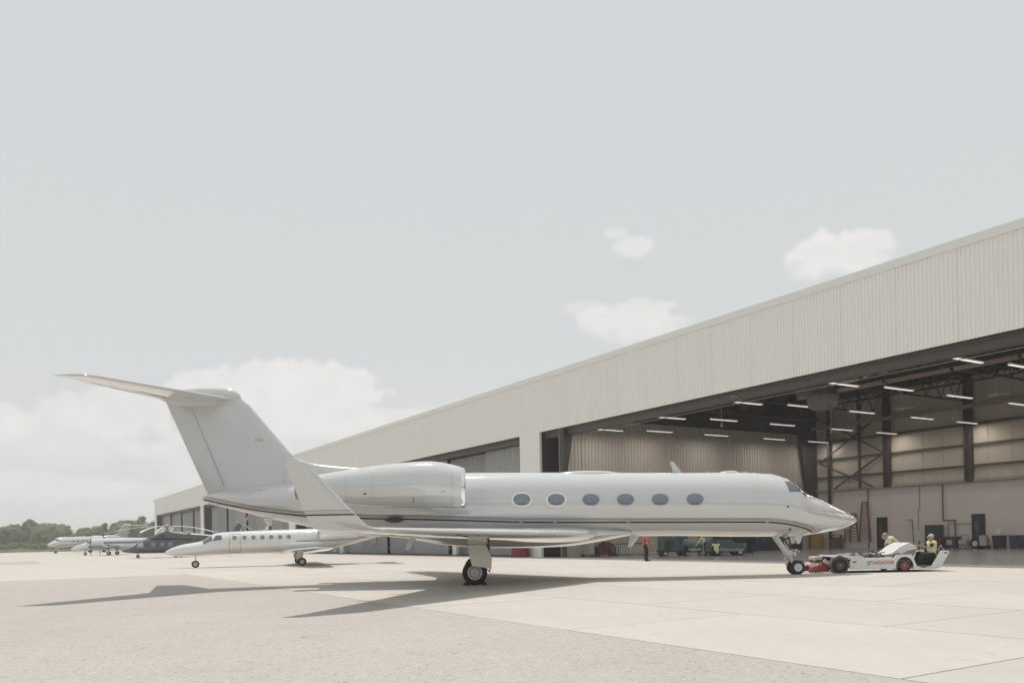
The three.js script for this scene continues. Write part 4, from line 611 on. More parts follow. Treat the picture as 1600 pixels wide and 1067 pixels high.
const crouch = { pelvis: [0, 0.32, 0], hipL: [0.02, 0.30, 0.11], hipR: [0.02, 0.30, -0.11], chest: [0.10, 0.70, 0], neck: [0.15, 0.86, 0], head: [0.20, 0.96, 0], shL: [0.11, 0.79, 0.19], shR: [0.11, 0.79, -0.19], elL: [0.32, 0.56, 0.22], elR: [0.32, 0.56, -0.22], wrL: [0.52, 0.5, 0.1], wrR: [0.52, 0.5, -0.1], knL: [0.42, 0.50, 0.17], knR: [0.42, 0.48, -0.17], anL: [0.20, 0.08, 0.15], anR: [0.20, 0.08, -0.15], toL: [0.36, 0.05, 0.16], toR: [0.36, 0.05, -0.16] };
person('person', 'person in lime vest crouching with back turned beside the teal tractor', [14.6, 0.01, -58.9], Math.PI / 2 + 0.15, crouch, { shirt: blackCloth, trousers: blackCloth, vest: limeVest });

// ------------------------------------------------------------------ the white tug that holds the nose wheel
{
  const T = thing('aircraft_tug', 'low white aircraft tug with red-brown wheels and lettering on its side, cradling the nose wheel', 'tug', [TUGX, 0, TUGZ]);
  const tugWhite = mat(0.72, 0.715, 0.70, 0.4, { clearcoat: 0.5, clearcoatRoughness: 0.1 }), tugRed = mat(0.26, 0.055, 0.048, 0.5), rimRed = mat(0.27, 0.085, 0.072, 0.55), rimBrown = mat(0.15, 0.07, 0.055, 0.6), grey = mat(0.13, 0.13, 0.135, 0.6);
  const arc = (cx, cy, r, a0, a1, n) => Array.from({ length: n + 1 }, (_, i) => { const a = lerp(a0, a1, i / n); return [cx + r * Math.cos(a), cy + r * Math.sin(a)]; });
  const side = [[-1.16, 0.13], [0.60, 0.13], ...arc(0.95, 0.245, 0.335, Math.PI * 1.1, -Math.PI * 0.1, 18), [1.30, 0.13], [1.62, 0.13], [1.55, 0.2], [1.42, 0.22], [1.26, 0.62], [1.2, 0.67], [0.62, 0.67], [0.55, 0.55], [-0.5, 0.54], [-0.72, 0.66], [-1.06, 0.64], [-1.16, 0.42]];
  for (const z of [0.93, -0.93]) part('side_panel', prism(side, 0.06, 0.012).translate(0, 0, z), tugWhite, T);
  part('chassis', [bx(2.7, 0.28, 1.8, -0.15, 0.32, 0), bx(1.1, 0.12, 1.78, 1.7, 0.18, 0)], grey, T);
  part('deck', [rbx(1.7, 0.06, 1.8, -0.35, 0.54, 0), rbx(0.6, 0.06, 1.8, -1.35, 0.63, 0)], tugWhite, T);
  part('deck_grille', [bx(0.9, 0.05, 0.6, -0.2, 0.585, 0.5), bx(0.5, 0.05, 0.5, -0.3, 0.585, -0.4)], black, T);
  for (const [x, y, z, r] of [[-0.62, 0.66, 0.45, 0.09], [-0.4, 0.65, 0.55, 0.07], [-0.22, 0.67, 0.4, 0.08], [0.05, 0.64, 0.5, 0.06]]) part('hydraulic_unit', [new THREE.CylinderGeometry(r, r, 0.24, 16).rotateZ(Math.PI / 2).translate(x, y, z), bx(r * 1.2, r, r, x + 0.1, y + 0.06, z)], mat(0.5, 0.44, 0.38, 0.5), T);
  part('hose', new THREE.TubeGeometry(new THREE.CatmullRomCurve3([[-0.8, 0.62, 0.4], [-0.5, 0.74, 0.5], [-0.2, 0.66, 0.55], [0.15, 0.7, 0.5], [0.35, 0.62, 0.45]].map(P3)), 24, 0.025, 8), black, T);
  part('hood', prism([[0.30, 0.665], [0.62, 0.73], [0.98, 1.0], [1.26, 1.12], [1.34, 1.12], [1.62, 0.93], [1.58, 0.86], [1.22, 0.79], [1.05, 0.675]], 1.2, 0.035), tugWhite, T);
  for (const [x, y, z, w, h] of [[-0.9, 0.70, 0.3, 0.28, 0.08], [-1.3, 0.69, 0.55, 0.34, 0.07], [0.12, 0.61, 0.2, 0.3, 0.1], [-0.1, 0.63, 0.75, 0.16, 0.14]]) part('control_box', rbx(w, h, 0.22, x, y, z, 0.02), x > -0.5 ? mat(0.10, 0.10, 0.10, 0.6) : mat(0.55, 0.52, 0.48, 0.5), T);
  for (const [a, b, c] of [[-0.75, 0.6, -0.1], [-0.3, 0.72, 0.3], [-1.0, 0.68, 0.62]]) part('hose', new THREE.TubeGeometry(new THREE.CatmullRomCurve3([[a, b, c], [a + 0.2, b + 0.1, c + 0.1], [a + 0.45, b, c + 0.05], [a + 0.7, b + 0.05, c + 0.2]].map(P3)), 20, 0.02, 6), black, T);
  part('red_handle', rbx(0.22, 0.05, 0.05, 0.72, 0.70, 0.82, 0.015), tugRed, T);
  part('grab_rail', [rod([2.30, 0.8, 0.8], [2.42, 1.0, 0.8], 0.015, 6), rod([2.42, 1.0, 0.8], [2.55, 0.8, 0.8], 0.015, 6)], steel, T);
  part('footwell', [bx(0.5, 0.04, 1.5, 1.6, 0.27, 0), bx(0.05, 0.4, 1.4, 1.36, 0.45, 0)], black, T);
  part('steering_wheel', [new THREE.TorusGeometry(0.17, 0.018, 8, 24).rotateY(Math.PI / 2 - 0.6).translate(1.80, 1.0, 0.35), rod([1.5, 0.84, 0.35], [1.8, 1.0, 0.35], 0.02, 8)], black, T);
  part('seat', [rbx(0.46, 0.13, 1.1, 2.2, 0.46, 0.1, 0.05), rbx(0.12, 0.40, 1.1, 2.44, 0.68, 0.1, 0.05), rbx(0.44, 0.26, 1.0, 2.16, 0.28, 0.1, 0.04)], blackCloth, T);
  for (const z of [0.88, -0.88]) part('tail_panel', prism([[1.62, 0.14], [2.34, 0.14], [2.70, 0.74], [2.66, 0.78], [2.34, 0.78], [2.02, 0.22]], 0.1, 0.015).translate(0, 0, z), tugWhite, T);
  part('tail_plate', prism([[2.26, 0.14], [2.34, 0.14], [2.70, 0.74], [2.66, 0.78], [2.6, 0.78]], 1.68, 0.01), tugWhite, T);
  for (const z of [0.935, -0.935]) { part('tail_lamp', rbx(0.13, 0.05, 0.02, 2.54, 0.71, z, 0.008), tugRed, T); part('side_marker', rbx(0.16, 0.05, 0.02, -0.98, 0.42, z * 1.03, 0.008), tugRed, T); }
  part('beacon', new THREE.SphereGeometry(0.04, 12, 8).translate(2.36, 0.98, 0.5), chrome, T);
  for (const z of [0.9, -0.9]) {
    part('wheel_arch', prism(arc(-1.53, 0.31, 0.38, 0, 2 * Math.PI * 7 / 8, 7), 0.2, 0.01).translate(0, 0, z * 0.93), grey, T);
    const g = new THREE.Group(); g.name = 'rear_wheel'; T.add(g); wheel(g, [-1.53, 0.302, z], 0.30, 0.24, { rim: 0.55, rimM: rimBrown, face: Math.sign(z) });
    const h = new THREE.Group(); h.name = 'front_wheel'; T.add(h); wheel(h, [0.95, 0.242, z * 0.96], 0.24, 0.2, { rim: 0.66, rimM: rimRed, face: Math.sign(z) });
  }
  part('cradle_arm', [bar([-1.9, 0.28, 0.5], [-2.5, 0.12, 0.5], 0.16, 0.2), bar([-1.9, 0.28, -0.5], [-2.5, 0.12, -0.5], 0.16, 0.2)], tugRed, T);
  part('cradle_plate', prism([[-2.62, 0.03], [-1.86, 0.05], [-1.84, 0.34], [-2.12, 0.48], [-2.3, 0.24], [-2.6, 0.14]], 0.08, 0.01).translate(0, 0, 0.62), tugRed, T);
  part('cradle_plate', prism([[-2.62, 0.03], [-1.86, 0.05], [-1.84, 0.34], [-2.12, 0.48], [-2.3, 0.24], [-2.6, 0.14]], 0.08, 0.01).translate(0, 0, -0.62), tugRed, T);
  part('winch', [rod([-2.2, 0.3, 0.64], [-2.2, 0.3, -0.64], 0.09, 14), rbx(0.3, 0.12, 0.7, -2.16, 0.58, 0.1), bar([-2.05, 0.5, 0.67], [-1.8, 0.34, 0.67], 0.05, 0.14)], mat(0.6, 0.56, 0.52, 0.5), T);
  part('cradle_lamp', rbx(0.1, 0.14, 0.06, -2.18, 0.34, 0.68, 0.02), mat(0.6, 0.2, 0.05, 0.4), T);
  // lettering on the near side: dark first word, red second
  const font = await new FontLoader().loadAsync('fonts/droid/droid_sans_bold.typeface.json');
  const w1 = new TextGeometry('JET', { font, size: 0.132, depth: 0.004, curveSegments: 4 }), w2 = new TextGeometry('AVIATION', { font, size: 0.132, depth: 0.004, curveSegments: 4 });
  w1.computeBoundingBox(); w2.computeBoundingBox();
  const l1 = w1.boundingBox.max.x, l2 = w2.boundingBox.max.x, sx = 1.02 / (l1 + 0.02 + l2);
  part('lettering', w1.scale(sx, 1, 1).translate(-0.50, 0.315, 0.9605), mat(0.06, 0.055, 0.05, 0.5), T); part('lettering', w2.scale(sx, 1, 1).translate(-0.50 + (l1 + 0.02) * sx, 0.315, 0.9605), mat(0.42, 0.05, 0.045, 0.5), T);
}

// ------------------------------------------------------------------ inside the open hangar
const LAMP = 38, craneTan = mat(0.36, 0.28, 0.21, 0.6);
const ht = (name, label, cat, t, y, d, group, turn = 0) => thing(name, label, cat, hp(t, y, d), HTURN + turn, group);   // own frame: x towards the right end of the hangar, z out of the building
// fluorescent fittings in a grid under the roof, each with its light
{
  const lampM = new THREE.MeshStandardMaterial({ color: 0xffffff, emissive: new THREE.Color(1, 0.95, 0.92), emissiveIntensity: 0.66, roughness: 0.5 }), caseM = mat(0.6, 0.58, 0.55, 0.5);
  const cols = [32, 25, 18, 11, 4, -3, -10, -17, -24], rows = [2.95, 8.4, 14.75, 21.9, 27.9];
  const colN = ['first', 'second', 'third', 'fourth', 'fifth', 'sixth', 'seventh', 'eighth', 'ninth'], rowN = ['nearest the opening', 'second from the opening', 'in the middle row', 'fourth from the opening', 'nearest the back wall'];
  rows.forEach((d, r) => cols.forEach((t, c) => {
    const o = ht('strip_light', `lit strip light ${rowN[r]}, ${colN[c]} from the ribbed side wall`, 'strip light', t, r === 0 ? 9.8 : 9.95, r === 0 ? 3.2 : d, 'strip lights under the hangar roof');
    part('casing', prism([[-0.13, 0.02], [0.13, 0.02], [0.07, 0.12], [-0.07, 0.12]], 2.7), caseM, o);
    part('tube', rbx(0.2, 0.03, 2.66, 0, 0.0, 0, 0.012), lampM, o);
    part('hanger', [rod([0, 0.1, 1.1], [0, 3.2, 1.1], 0.008, 5), rod([0, 0.1, -1.1], [0, 3.2, -1.1], 0.008, 5)], darkSteel, o);
    const l = new THREE.RectAreaLight(new THREE.Color(1, 0.93, 0.86), LAMP, 0.24, 2.66); l.rotation.x = -Math.PI / 2; l.position.y = -0.03; o.add(l);
  }));
}
// ceiling fans and hanging cord reels
{
  const fanM = mat(0.55, 0.53, 0.50, 0.5);
  for (const [t, d, y, lab] of [[16.2, 0.9, 9.75, 'white ceiling fan just behind the door header, left of the heater'], [8.9, 2.6, 9.95, 'white ceiling fan behind the header, right of the heater'], [15.4, 15.4, 9.9, 'white ceiling fan on a long rod before the first back wall column'], [9.3, 15.7, 9.9, 'white ceiling fan on a long rod, rightmost in the hangar']]) {
    const o = ht('ceiling_fan', lab, 'ceiling fan', t, y, d, 'ceiling fans');
    part('rod', rod([0, 0.1, 0], [0, 1.1, 0], 0.02, 8), fanM, o); part('motor', lathe([[0, 0.14], [0.1, 0.12], [0.13, 0.04], [0.11, -0.04], [0, -0.07]], 20), fanM, o);
    for (let k = 0; k < 3; k++) { const b = part('blade', bx(0.75, 0.015, 0.14, 0.5, 0, 0), fanM, o); b.rotation.y = k * 2.094 + 0.4; }
  }
  for (const [t, d, y0, y1, lab] of [[26.6, 9.8, 9.7, 11.8, 'hanging cord reel before the ribbed side wall'], [23.5, 18.6, 9.3, 11.6, 'hanging cord reel below the heater'], [16.4, 23.3, 9.7, 12, 'hanging cord reel between the back wall columns']]) {
    const o = ht('cord_reel', lab, 'cord reel', t, y0, d, 'hanging cord reels'), m = mat(0.40, 0.35, 0.27, 0.6);
    part('cord', rod([0, 0.3, 0], [0, y1 - y0, 0], 0.03, 6), m, o); part('plug_box', loft([[0, 0.02], [0.1, 0.1], [0.25, 0.11], [0.36, 0.04]].map(([y, r]) => Array.from({ length: 10 }, (_, j) => [r * Math.cos(j / 5 * Math.PI), y, r * Math.sin(j / 5 * Math.PI)]))), m, o);
  }
  const o = ht('unit_heater', 'dark faceted unit heater hung under the roof with its round duct', 'heater', 14.2, 9.55, 5.6, undefined, 0.5), m = mat(0.12, 0.115, 0.105, 0.6);
  part('hood', loft([[-0.75, 0.55], [-0.55, 0.85], [0.1, 0.95], [0.6, 0.72]].map(([y, r]) => Array.from({ length: 6 }, (_, j) => [r * Math.cos(j / 3 * Math.PI), y + 0.2, r * Math.sin(j / 3 * Math.PI)])), { crease: 0.3 }), m, o);
  part('cabinet', rbx(1.3, 0.9, 1.1, -0.9, 0.95, -0.2, 0.03), m, o);
  part('burner_duct', [new THREE.CylinderGeometry(0.14, 0.14, 1.6, 14).rotateZ(Math.PI / 2).translate(1.2, 1.05, 0.2), new THREE.TorusGeometry(0.18, 0.09, 10, 14).translate(0.5, 1.0, 0.3)], craneTan, o);
  part('hanger_rod', [rod([0.3, 0.8, 0], [0.3, 3.8, 0], 0.02, 6), rod([-0.9, 1.3, 0], [-0.9, 3.8, 0], 0.02, 6)], darkSteel, o);
}
// back wall: doors, pipes, ladders
{
  const doorM = mat(0.028, 0.033, 0.045, 0.6), frameM = mat(0.05, 0.05, 0.055, 0.6);
  for (const [t, w, h, lab, m] of [[27.0, 1.02, 2.8, 'dark doorway with glass panels in the block wall, right of the tall red ladder', mat(0.025, 0.026, 0.028, 0.5)], [18.42, 1.05, 2.8, 'dark blue steel door in the block wall above the bins', doorM]]) {
    const o = ht('door', lab, 'door', t, 0, 29.97);
    part('leaf', bx(w - 0.12, h - 0.06, 0.05, 0, h / 2, 0), m, o); for (const s of [-1, 1]) part('jamb', bx(0.06, h, 0.12, s * (w / 2 - 0.03), h / 2, 0.02), frameM, o); part('lintel', bx(w - 0.12, 0.06, 0.12, 0, h - 0.03, 0.02), frameM, o);
    part('handle', rbx(0.05, 0.16, 0.06, w * 0.36, 1.1, 0.05, 0.015), steel, o); part('glazing', bx(w * 0.3, h * 0.55, 0.012, -w * 0.12, h * 0.52, 0.033), glassDark, o);
  }
  const o1 = ht('steel_cabinet', 'dark blue double steel cabinet against the block wall behind the tug driver', 'cabinet', 21.95, 0, 29.6), cabM = mat(0.045, 0.06, 0.085, 0.5);
  part('case', bx(1.34, 2.0, 0.5, 0, 1.0, 0), cabM, o1); for (const s of [-1, 1]) { const d = part('cabinet_door', bx(0.65, 1.9, 0.03, s * 0.33, 1.02, 0.27), cabM, o1); part('handle', bx(0.03, 0.16, 0.03, -s * 0.25 + s * 0.33, 1.0, 0.3), steel, d); }
  const o2 = ht('flammables_cabinet', 'tan yellow storage cabinet beside the workbench, under the jet nose', 'cabinet', 33.4, 0, 29.2), yM = mat(0.42, 0.27, 0.10, 0.5);
  part('case', bx(1.0, 1.45, 0.6, 0, 0.73, 0), yM, o2); for (const s of [-1, 1]) part('cabinet_door', bx(0.48, 1.36, 0.03, s * 0.245, 0.75, 0.32), yM, o2);
  const o3 = ht('workbench', 'brown wooden workbench with a shelf between the yellow cabinet and the ladders', 'workbench', 31.4, 0, 29.2), wM = mat(0.14, 0.085, 0.055, 0.7);
  part('top', bx(1.5, 0.07, 0.7, 0, 1.0, 0), wM, o3); part('panel', bx(1.2, 0.95, 0.5, 0.1, 0.49, 0), wM, o3); part('back_shelf', bx(1.4, 0.06, 0.3, -0.1, 1.28, -0.1), wM, o3); for (const s of [-1, 1]) part('bracket', bx(0.06, 0.25, 0.25, s * 0.6, 1.13, -0.1), wM, o3);
  const redM = mat(0.19, 0.075, 0.06, 0.5);
  for (const [t, y0, h, w0, w1, n, lab] of [[28.6, 0.72, 3.5, 1.15, 0.48, 12, 'tall red-railed stepladder hung on the block wall, largest of three'], [29.75, 0.72, 2.5, 0.85, 0.45, 8, 'medium red-railed stepladder on the block wall, middle of three'], [30.45, 0.72, 1.05, 0.62, 0.42, 4, 'short red-railed stepladder on the block wall, smallest of three']]) {
    const o = ht('stepladder', lab, 'ladder', t, y0, 29.8, 'ladders on the block wall');
    for (const s of [-1, 1]) part('rail', bar([s * w0 / 2, 0, 0.05], [s * w1 / 2, h, 0.05], 0.11, 0.09), redM, o);
    for (let i = 1; i <= n; i++) { const k = i / (n + 0.6), w = lerp(w0, w1, k); part('tread', bx(w - 0.1, 0.05, 0.09, 0, h * k, 0.05), mat(0.30, 0.18, 0.15, 0.6), o); }
    for (const s of [-1, 1]) part('foot', prism([[-0.1, 0.05], [0.1, 0.05], [0, -0.14]], 0.05).translate(s * w0 / 2, 0, 0.05), redM, o);
    part('top_cap', bx(w1 + 0.12, 0.08, 0.14, 0, h, 0.05), redM, o);
  }
  const pipe = mat(0.13, 0.115, 0.105, 0.5), run = (name, lab, pts, r) => { const o = ht(name, lab, 'pipe', 0, 0, 0); for (let i = 0; i < pts.length - 1; i++) part('pipe_run', rod(L(...pts[i]), L(...pts[i + 1]), r, 8), pipe, o); for (let i = 1; i < pts.length - 1; i++) part('elbow', new THREE.SphereGeometry(r * 1.2, 10, 8).translate(...L(...pts[i])), pipe, o); };
  run('drain_pipe', 'dark pipe running down the block wall with a bend above the cabinet', [[21.3, 5.4, 29.85], [21.3, 2.35, 29.85], [20.3, 2.35, 29.85], [20.3, 0.9, 29.85]], 0.055);
  run('drain_pipe', 'dark vertical pipe on the block wall right of the ladders', [[28.33, 5.4, 29.9], [28.33, 0.0, 29.9]], 0.05);
  run('conduit', 'thin conduit on the block wall above the bending person', [[24.6, 2.5, 29.9], [24.1, 2.5, 29.9], [24.0, 0.5, 29.9]], 0.03);
  run('conduit', 'thin conduit dropping from the ledge left of the pipe bend', [[23.4, 5.4, 29.92], [23.4, 3.4, 29.92], [23.55, 3.4, 29.92], [23.55, 1.6, 29.92]], 0.02);
  run('conduit', 'thin frame of conduit on the block wall behind the blue bin', [[20.9, 0.9, 29.9], [20.9, 2.05, 29.9], [19.0, 2.05, 29.9]], 0.022);
  // bins and carts along the block wall at the right
  const blueBin = mat(0.055, 0.065, 0.115, 0.5), bin = (lab, t, d, w, h, m, sign) => {
    const o = ht('wheeled_bin', lab, 'bin', t, 0, d, 'bins along the block wall');
    part('tub', loft([[0.1, 0.84], [0.14, 0.88], [h - 0.12, 1.0], [h - 0.08, 1.05], [h, 1.05]].map(([y, k]) => [[-w / 2 * k, y, -0.35 * k], [w / 2 * k, y, -0.35 * k], [w / 2 * k, y, 0.35 * k], [-w / 2 * k, y, 0.35 * k]]), { crease: 0.5 }), m, o);
    part('lid', rbx(w * 1.08, 0.06, 0.8, 0, h + 0.03, 0, 0.02), m, o); for (const [x, z] of [[-1, 1], [1, 1], [-1, -1], [1, -1]]) part('caster', new THREE.CylinderGeometry(0.07, 0.07, 0.05, 12).rotateX(Math.PI / 2).translate(x * w * 0.35, 0.07, z * 0.25), rubber, o);
    if (sign) part('notice', bx(0.5, 0.4, 0.01, 0, h * 0.58, 0.36), mat(0.45, 0.35, 0.26, 0.6), o);
  };
  bin('dark blue wheeled bin with a pasted notice beside the block wall', 20.1, 29, 1.1, 0.95, blueBin, true);
  bin('dark grey bin with a white jug on its lid, by the block wall', 16.3, 29, 0.75, 1.0, mat(0.04, 0.045, 0.05, 0.5));
  bin('dark blue bin at the right edge of the picture by the block wall', 15.0, 29, 0.8, 1.0, blueBin);
  const o4 = ht('charger_cart', 'pale battery charger cart with sockets between the bins', 'cart', 19.1, 0, 29), cm = mat(0.42, 0.40, 0.37, 0.6);
  part('box', rbx(0.62, 0.62, 0.5, 0, 0.42, 0, 0.02), cm, o4); for (const x of [-0.18, 0, 0.18]) part('socket', bx(0.1, 0.2, 0.02, x, 0.32, 0.26), darkGrey, o4); part('handle', [rod([-0.25, 0.7, -0.2], [-0.25, 1.1, -0.2], 0.02, 6), rod([0.25, 0.7, -0.2], [0.25, 1.1, -0.2], 0.02, 6), rod([-0.25, 1.1, -0.2], [0.25, 1.1, -0.2], 0.02, 6)], darkGrey, o4); for (const s of [-1, 1]) part('caster', new THREE.CylinderGeometry(0.09, 0.09, 0.06, 12).rotateX(Math.PI / 2).translate(s * 0.22, 0.09, 0.2), rubber, o4);
  const o5 = ht('spare_wheel', 'black aircraft tyre standing upright between the grey boxes and charger cart', 'wheel', 18.1, 0, 28.9); wheel(o5, [0, 0.45, 0], 0.45, 0.26, { rim: 0.5 }); part('stand', bx(0.6, 0.05, 0.4, 0, 0.028, 0), darkSteel, o5);
  for (const [t, y, w, h, lab] of [[17.45, 0.25, 0.55, 0.5, 'lower grey storage box on the low pallet by the tyre'], [17.5, 0.75, 0.5, 0.3, 'upper grey storage box on the low pallet by the tyre']]) { const o = ht('storage_box', lab, 'box', t, y, 29); part('case', rbx(w, h, 0.5, 0, h / 2, 0, 0.03), cm, o); part('lid', rbx(w * 1.04, 0.06, 0.54, 0, h + 0.005, 0, 0.02), mat(0.36, 0.34, 0.31, 0.6), o); }
  const o6 = ht('pallet', 'low dark pallet under the grey storage boxes', 'pallet', 17.2, 0, 29); for (let i = 0; i < 5; i++) part('board', bx(1.5, 0.03, 0.13, 0, 0.23, -0.3 + i * 0.15), mat(0.07, 0.06, 0.05, 0.7), o6); for (const x of [-0.65, 0, 0.65]) part('bearer', bx(0.1, 0.2, 0.7, x, 0.11, 0), mat(0.06, 0.05, 0.045, 0.7), o6);
  const o7 = ht('plastic_jug', 'white plastic jug on top of the dark grey bin', 'jug', 16.4, 1.065, 29.1); part('jug_body', lathe([[0, 0], [0.16, 0], [0.17, 0.04], [0.17, 0.3], [0.1, 0.4], [0.05, 0.42], [0.05, 0.47], [0, 0.47]], 20), mat(0.62, 0.61, 0.58, 0.5), o7); part('jug_handle', new THREE.TorusGeometry(0.08, 0.02, 8, 16).translate(0.13, 0.33, 0), mat(0.62, 0.61, 0.58, 0.5), o7);
  const o8 = ht('hose_reel', 'dark red hose reel on a stand behind the tug driver', 'hose reel', 20.95, 0, 28.4); part('drum', new THREE.CylinderGeometry(0.34, 0.34, 0.4, 24).rotateX(Math.PI / 2).translate(0, 0.48, 0), mat(0.10, 0.02, 0.02, 0.6), o8); for (const z of [0.22, -0.22]) part('flange', new THREE.CylinderGeometry(0.45, 0.45, 0.03, 24).rotateX(Math.PI / 2).translate(0, 0.48, z), mat(0.16, 0.03, 0.03, 0.6), o8); part('base', bx(0.7, 0.05, 0.6, 0, 0.035, 0), darkSteel, o8);
}
// things on the floor towards the ribbed side wall, seen under the big jet
{
  const teal = mat(0.065, 0.115, 0.12, 0.45, { clearcoat: 0.4 }), tealD = mat(0.045, 0.08, 0.085, 0.5);
  const o = thing('ground_power_unit', 'teal ground power unit with coiled cables on a towed chassis, behind the orange vest', 'power unit', [12.1, 0.004, -62.2], 0.15);
  part('housing', rbx(2.0, 1.25, 1.2, 0, 1.0, 0, 0.06), teal, o); part('chassis', bx(2.2, 0.12, 1.2, 0, 0.36, 0), darkSteel, o); for (const [x, z] of [[-0.75, 0.5], [0.75, 0.5], [-0.75, -0.5], [0.75, -0.5]]) { const g = new THREE.Group(); g.name = 'road_wheel'; o.add(g); wheel(g, [x, 0.25, z], 0.25, 0.18, { face: Math.sign(z) }); }
  for (const x of [-0.75, -0.55, -0.35]) part('cable_loop', new THREE.TorusGeometry(0.26, 0.035, 8, 20).scale(0.6, 1.3, 1).translate(x, 0.85, 0.66), darkGrey, o); part('louvre', bx(0.6, 0.5, 0.02, 0.55, 1.1, 0.61), tealD, o); part('tow_bar', rod([-1.0, 0.34, 0], [-1.8, 0.2, 0], 0.04, 8), steel, o);
  const q = thing('tow_tractor', 'teal tow tractor with chrome bumper beside the crouching person', 'tractor', [15.6, 0.004, -60.3], 0.1);
  part('body', [prism([[-1.35, 0.3], [1.35, 0.3], [1.4, 0.9], [0.4, 0.95], [0.3, 1.15], [-1.3, 1.15]], 1.3, 0.03)], teal, q); part('seat', rbx(0.5, 0.5, 0.9, 0.75, 1.15, 0, 0.06), blackCloth, q); part('bumper', [rbx(0.5, 0.22, 0.12, -0.5, 0.45, 0.72, 0.03), rbx(2.0, 0.2, 0.08, 0.1, 0.42, 0.7, 0.02)], mat(0.32, 0.32, 0.32, 0.4, { metalness: 0.6 }), q); for (const x of [1.2, -1.2]) part('lamp', new THREE.CylinderGeometry(0.07, 0.07, 0.05, 14).rotateX(Math.PI / 2).translate(x, 0.75, 0.68), mat(0.55, 0.25, 0.12, 0.4), q); part('roll_hoop', [rod([0.25, 1.0, 0.55], [0.25, 1.9, 0.55], 0.03, 8), rod([0.25, 1.0, -0.55], [0.25, 1.9, -0.55], 0.03, 8), rod([0.25, 1.9, -0.55], [0.25, 1.9, 0.55], 0.03, 8)], black, q);
  for (const [x, z] of [[-0.85, 0.6], [0.85, 0.6], [-0.85, -0.6], [0.85, -0.6]]) { const g = new THREE.Group(); g.name = 'road_wheel'; q.add(g); wheel(g, [x, 0.3, z], 0.3, 0.22, { face: Math.sign(z) }); }
  const r = thing('towed_cylinder', 'pale teal tilted drum on a low cart before the stooping person', 'drum cart', [13.45, 0.004, -61.6], 0.2); part('drum', new THREE.CylinderGeometry(0.3, 0.3, 1.5, 22).rotateZ(Math.PI / 2 - 0.25).translate(0, 0.82, 0), mat(0.14, 0.20, 0.22, 0.5), r); part('frame', [bx(1.4, 0.08, 0.5, 0, 0.32, 0), bar([-0.4, 0.34, 0], [-0.4, 0.64, 0], 0.08, 0.08), bar([0.4, 0.34, 0], [0.4, 0.5, 0], 0.08, 0.08)], darkSteel, r); part('battery_box', rbx(0.75, 0.2, 0.4, 0.1, 0.46, 0.3, 0.02), mat(0.5, 0.48, 0.44, 0.5), r); for (const x of [-0.5, 0.5]) { const g = new THREE.Group(); g.name = 'road_wheel'; r.add(g); wheel(g, [x, 0.18, 0.28], 0.18, 0.12, {}); }
  const s = ht('covered_stand', 'black covered maintenance stand before the dark blue cabinets', 'stand', 28.9, 0, 14.4); part('cover', loft([[0.0, 0.9, 0.6], [0.5, 0.8, 0.55], [1.1, 0.95, 0.45], [1.6, 0.75, 0.4], [1.75, 0.4, 0.3]].map(([y, w, d]) => Array.from({ length: 18 }, (_, j) => { const a = j / 9 * Math.PI, k = 1 + 0.07 * Math.sin(a * 5 + y * 4); return [w * k * Math.cos(a), y, d * k * Math.sin(a)]; }))), mat(0.018, 0.016, 0.016, 0.85), s); part('base', bx(1.2, 0.05, 0.8, 0, 0.035, 0), darkSteel, s);
  // row of dark blue cabinets along the side wall
  for (let i = 0; i < 5; i++) { const c = ht('steel_locker', ['dark blue steel locker nearest the black covered stand', 'dark blue steel locker, second in the row before the ribbed wall', 'dark blue steel locker in the middle of the row', 'dark blue steel locker, fourth in the row under the jet nose', 'dark blue steel locker at the end of the row by the yellow cabinet'][i], 'locker', 33.6, 0, 17.2 + i * 2.15, 'dark blue lockers'), m = mat(0.035, 0.045, 0.07, 0.5); part('case', bx(0.8, 1.9, 2.1, 0, 0.95, 0), m, c); for (const z of [-0.52, 0.52]) { const dd = part('locker_door', bx(0.03, 1.8, 1.0, 0.42, 0.97, z), m, c); part('handle', bx(0.03, 0.16, 0.03, 0.45, 1.0, z + (z > 0 ? -0.4 : 0.4)), steel, dd); } }
  // red tarpaulin bundle by the pier, white board, stacks, cabinet, table, machines and railings
  const tp = ht('tarpaulin_bundle', 'red tarpaulin bundle standing against the white pier', 'tarpaulin', 39.2, 0.004, -0.7); part('cover', loft([[0, 1.0, 0.6], [0.15, 1.05, 0.6], [0.7, 0.95, 0.5], [1.15, 0.9, 0.42], [1.32, 0.6, 0.3]].map(([y, w, d]) => Array.from({ length: 22 }, (_, j) => { const a = j / 11 * Math.PI, k = 1 + 0.06 * Math.sin(a * 7 + y * 3) + 0.04 * Math.sin(a * 3 - y * 5); return [w * k * Math.cos(a), y, d * k * Math.sin(a)]; }))), mat(0.22, 0.03, 0.035, 0.7), tp); part('strap', new THREE.TorusGeometry(1, 0.018, 6, 40).rotateX(Math.PI / 2).scale(1.02, 1, 0.58).translate(0, 0.72, 0), black, tp);
  const wb = ht('work_panel', 'white upright panel on feet inside the hangar corner, left of the red locker', 'panel', 33.4, 0.004, 2.0); part('board', bx(1.5, 1.25, 0.05, 0, 0.75, 0), mat(0.40, 0.39, 0.37, 0.6), wb); for (const x of [-0.6, 0.6]) part('foot', bx(0.06, 0.2, 0.5, x, 0.1, 0), darkSteel, wb);
  const rl = ht('tool_locker', 'red tool locker before the ribbed side wall', 'locker', 33.7, 0.004, 4.0); part('case', bx(0.55, 1.15, 0.55, 0, 0.58, 0), mat(0.20, 0.028, 0.028, 0.5), rl); for (let i = 0; i < 5; i++) part('drawer', bx(0.02, 0.18, 0.48, 0.285, 0.18 + i * 0.21, 0), mat(0.23, 0.03, 0.03, 0.5), rl);
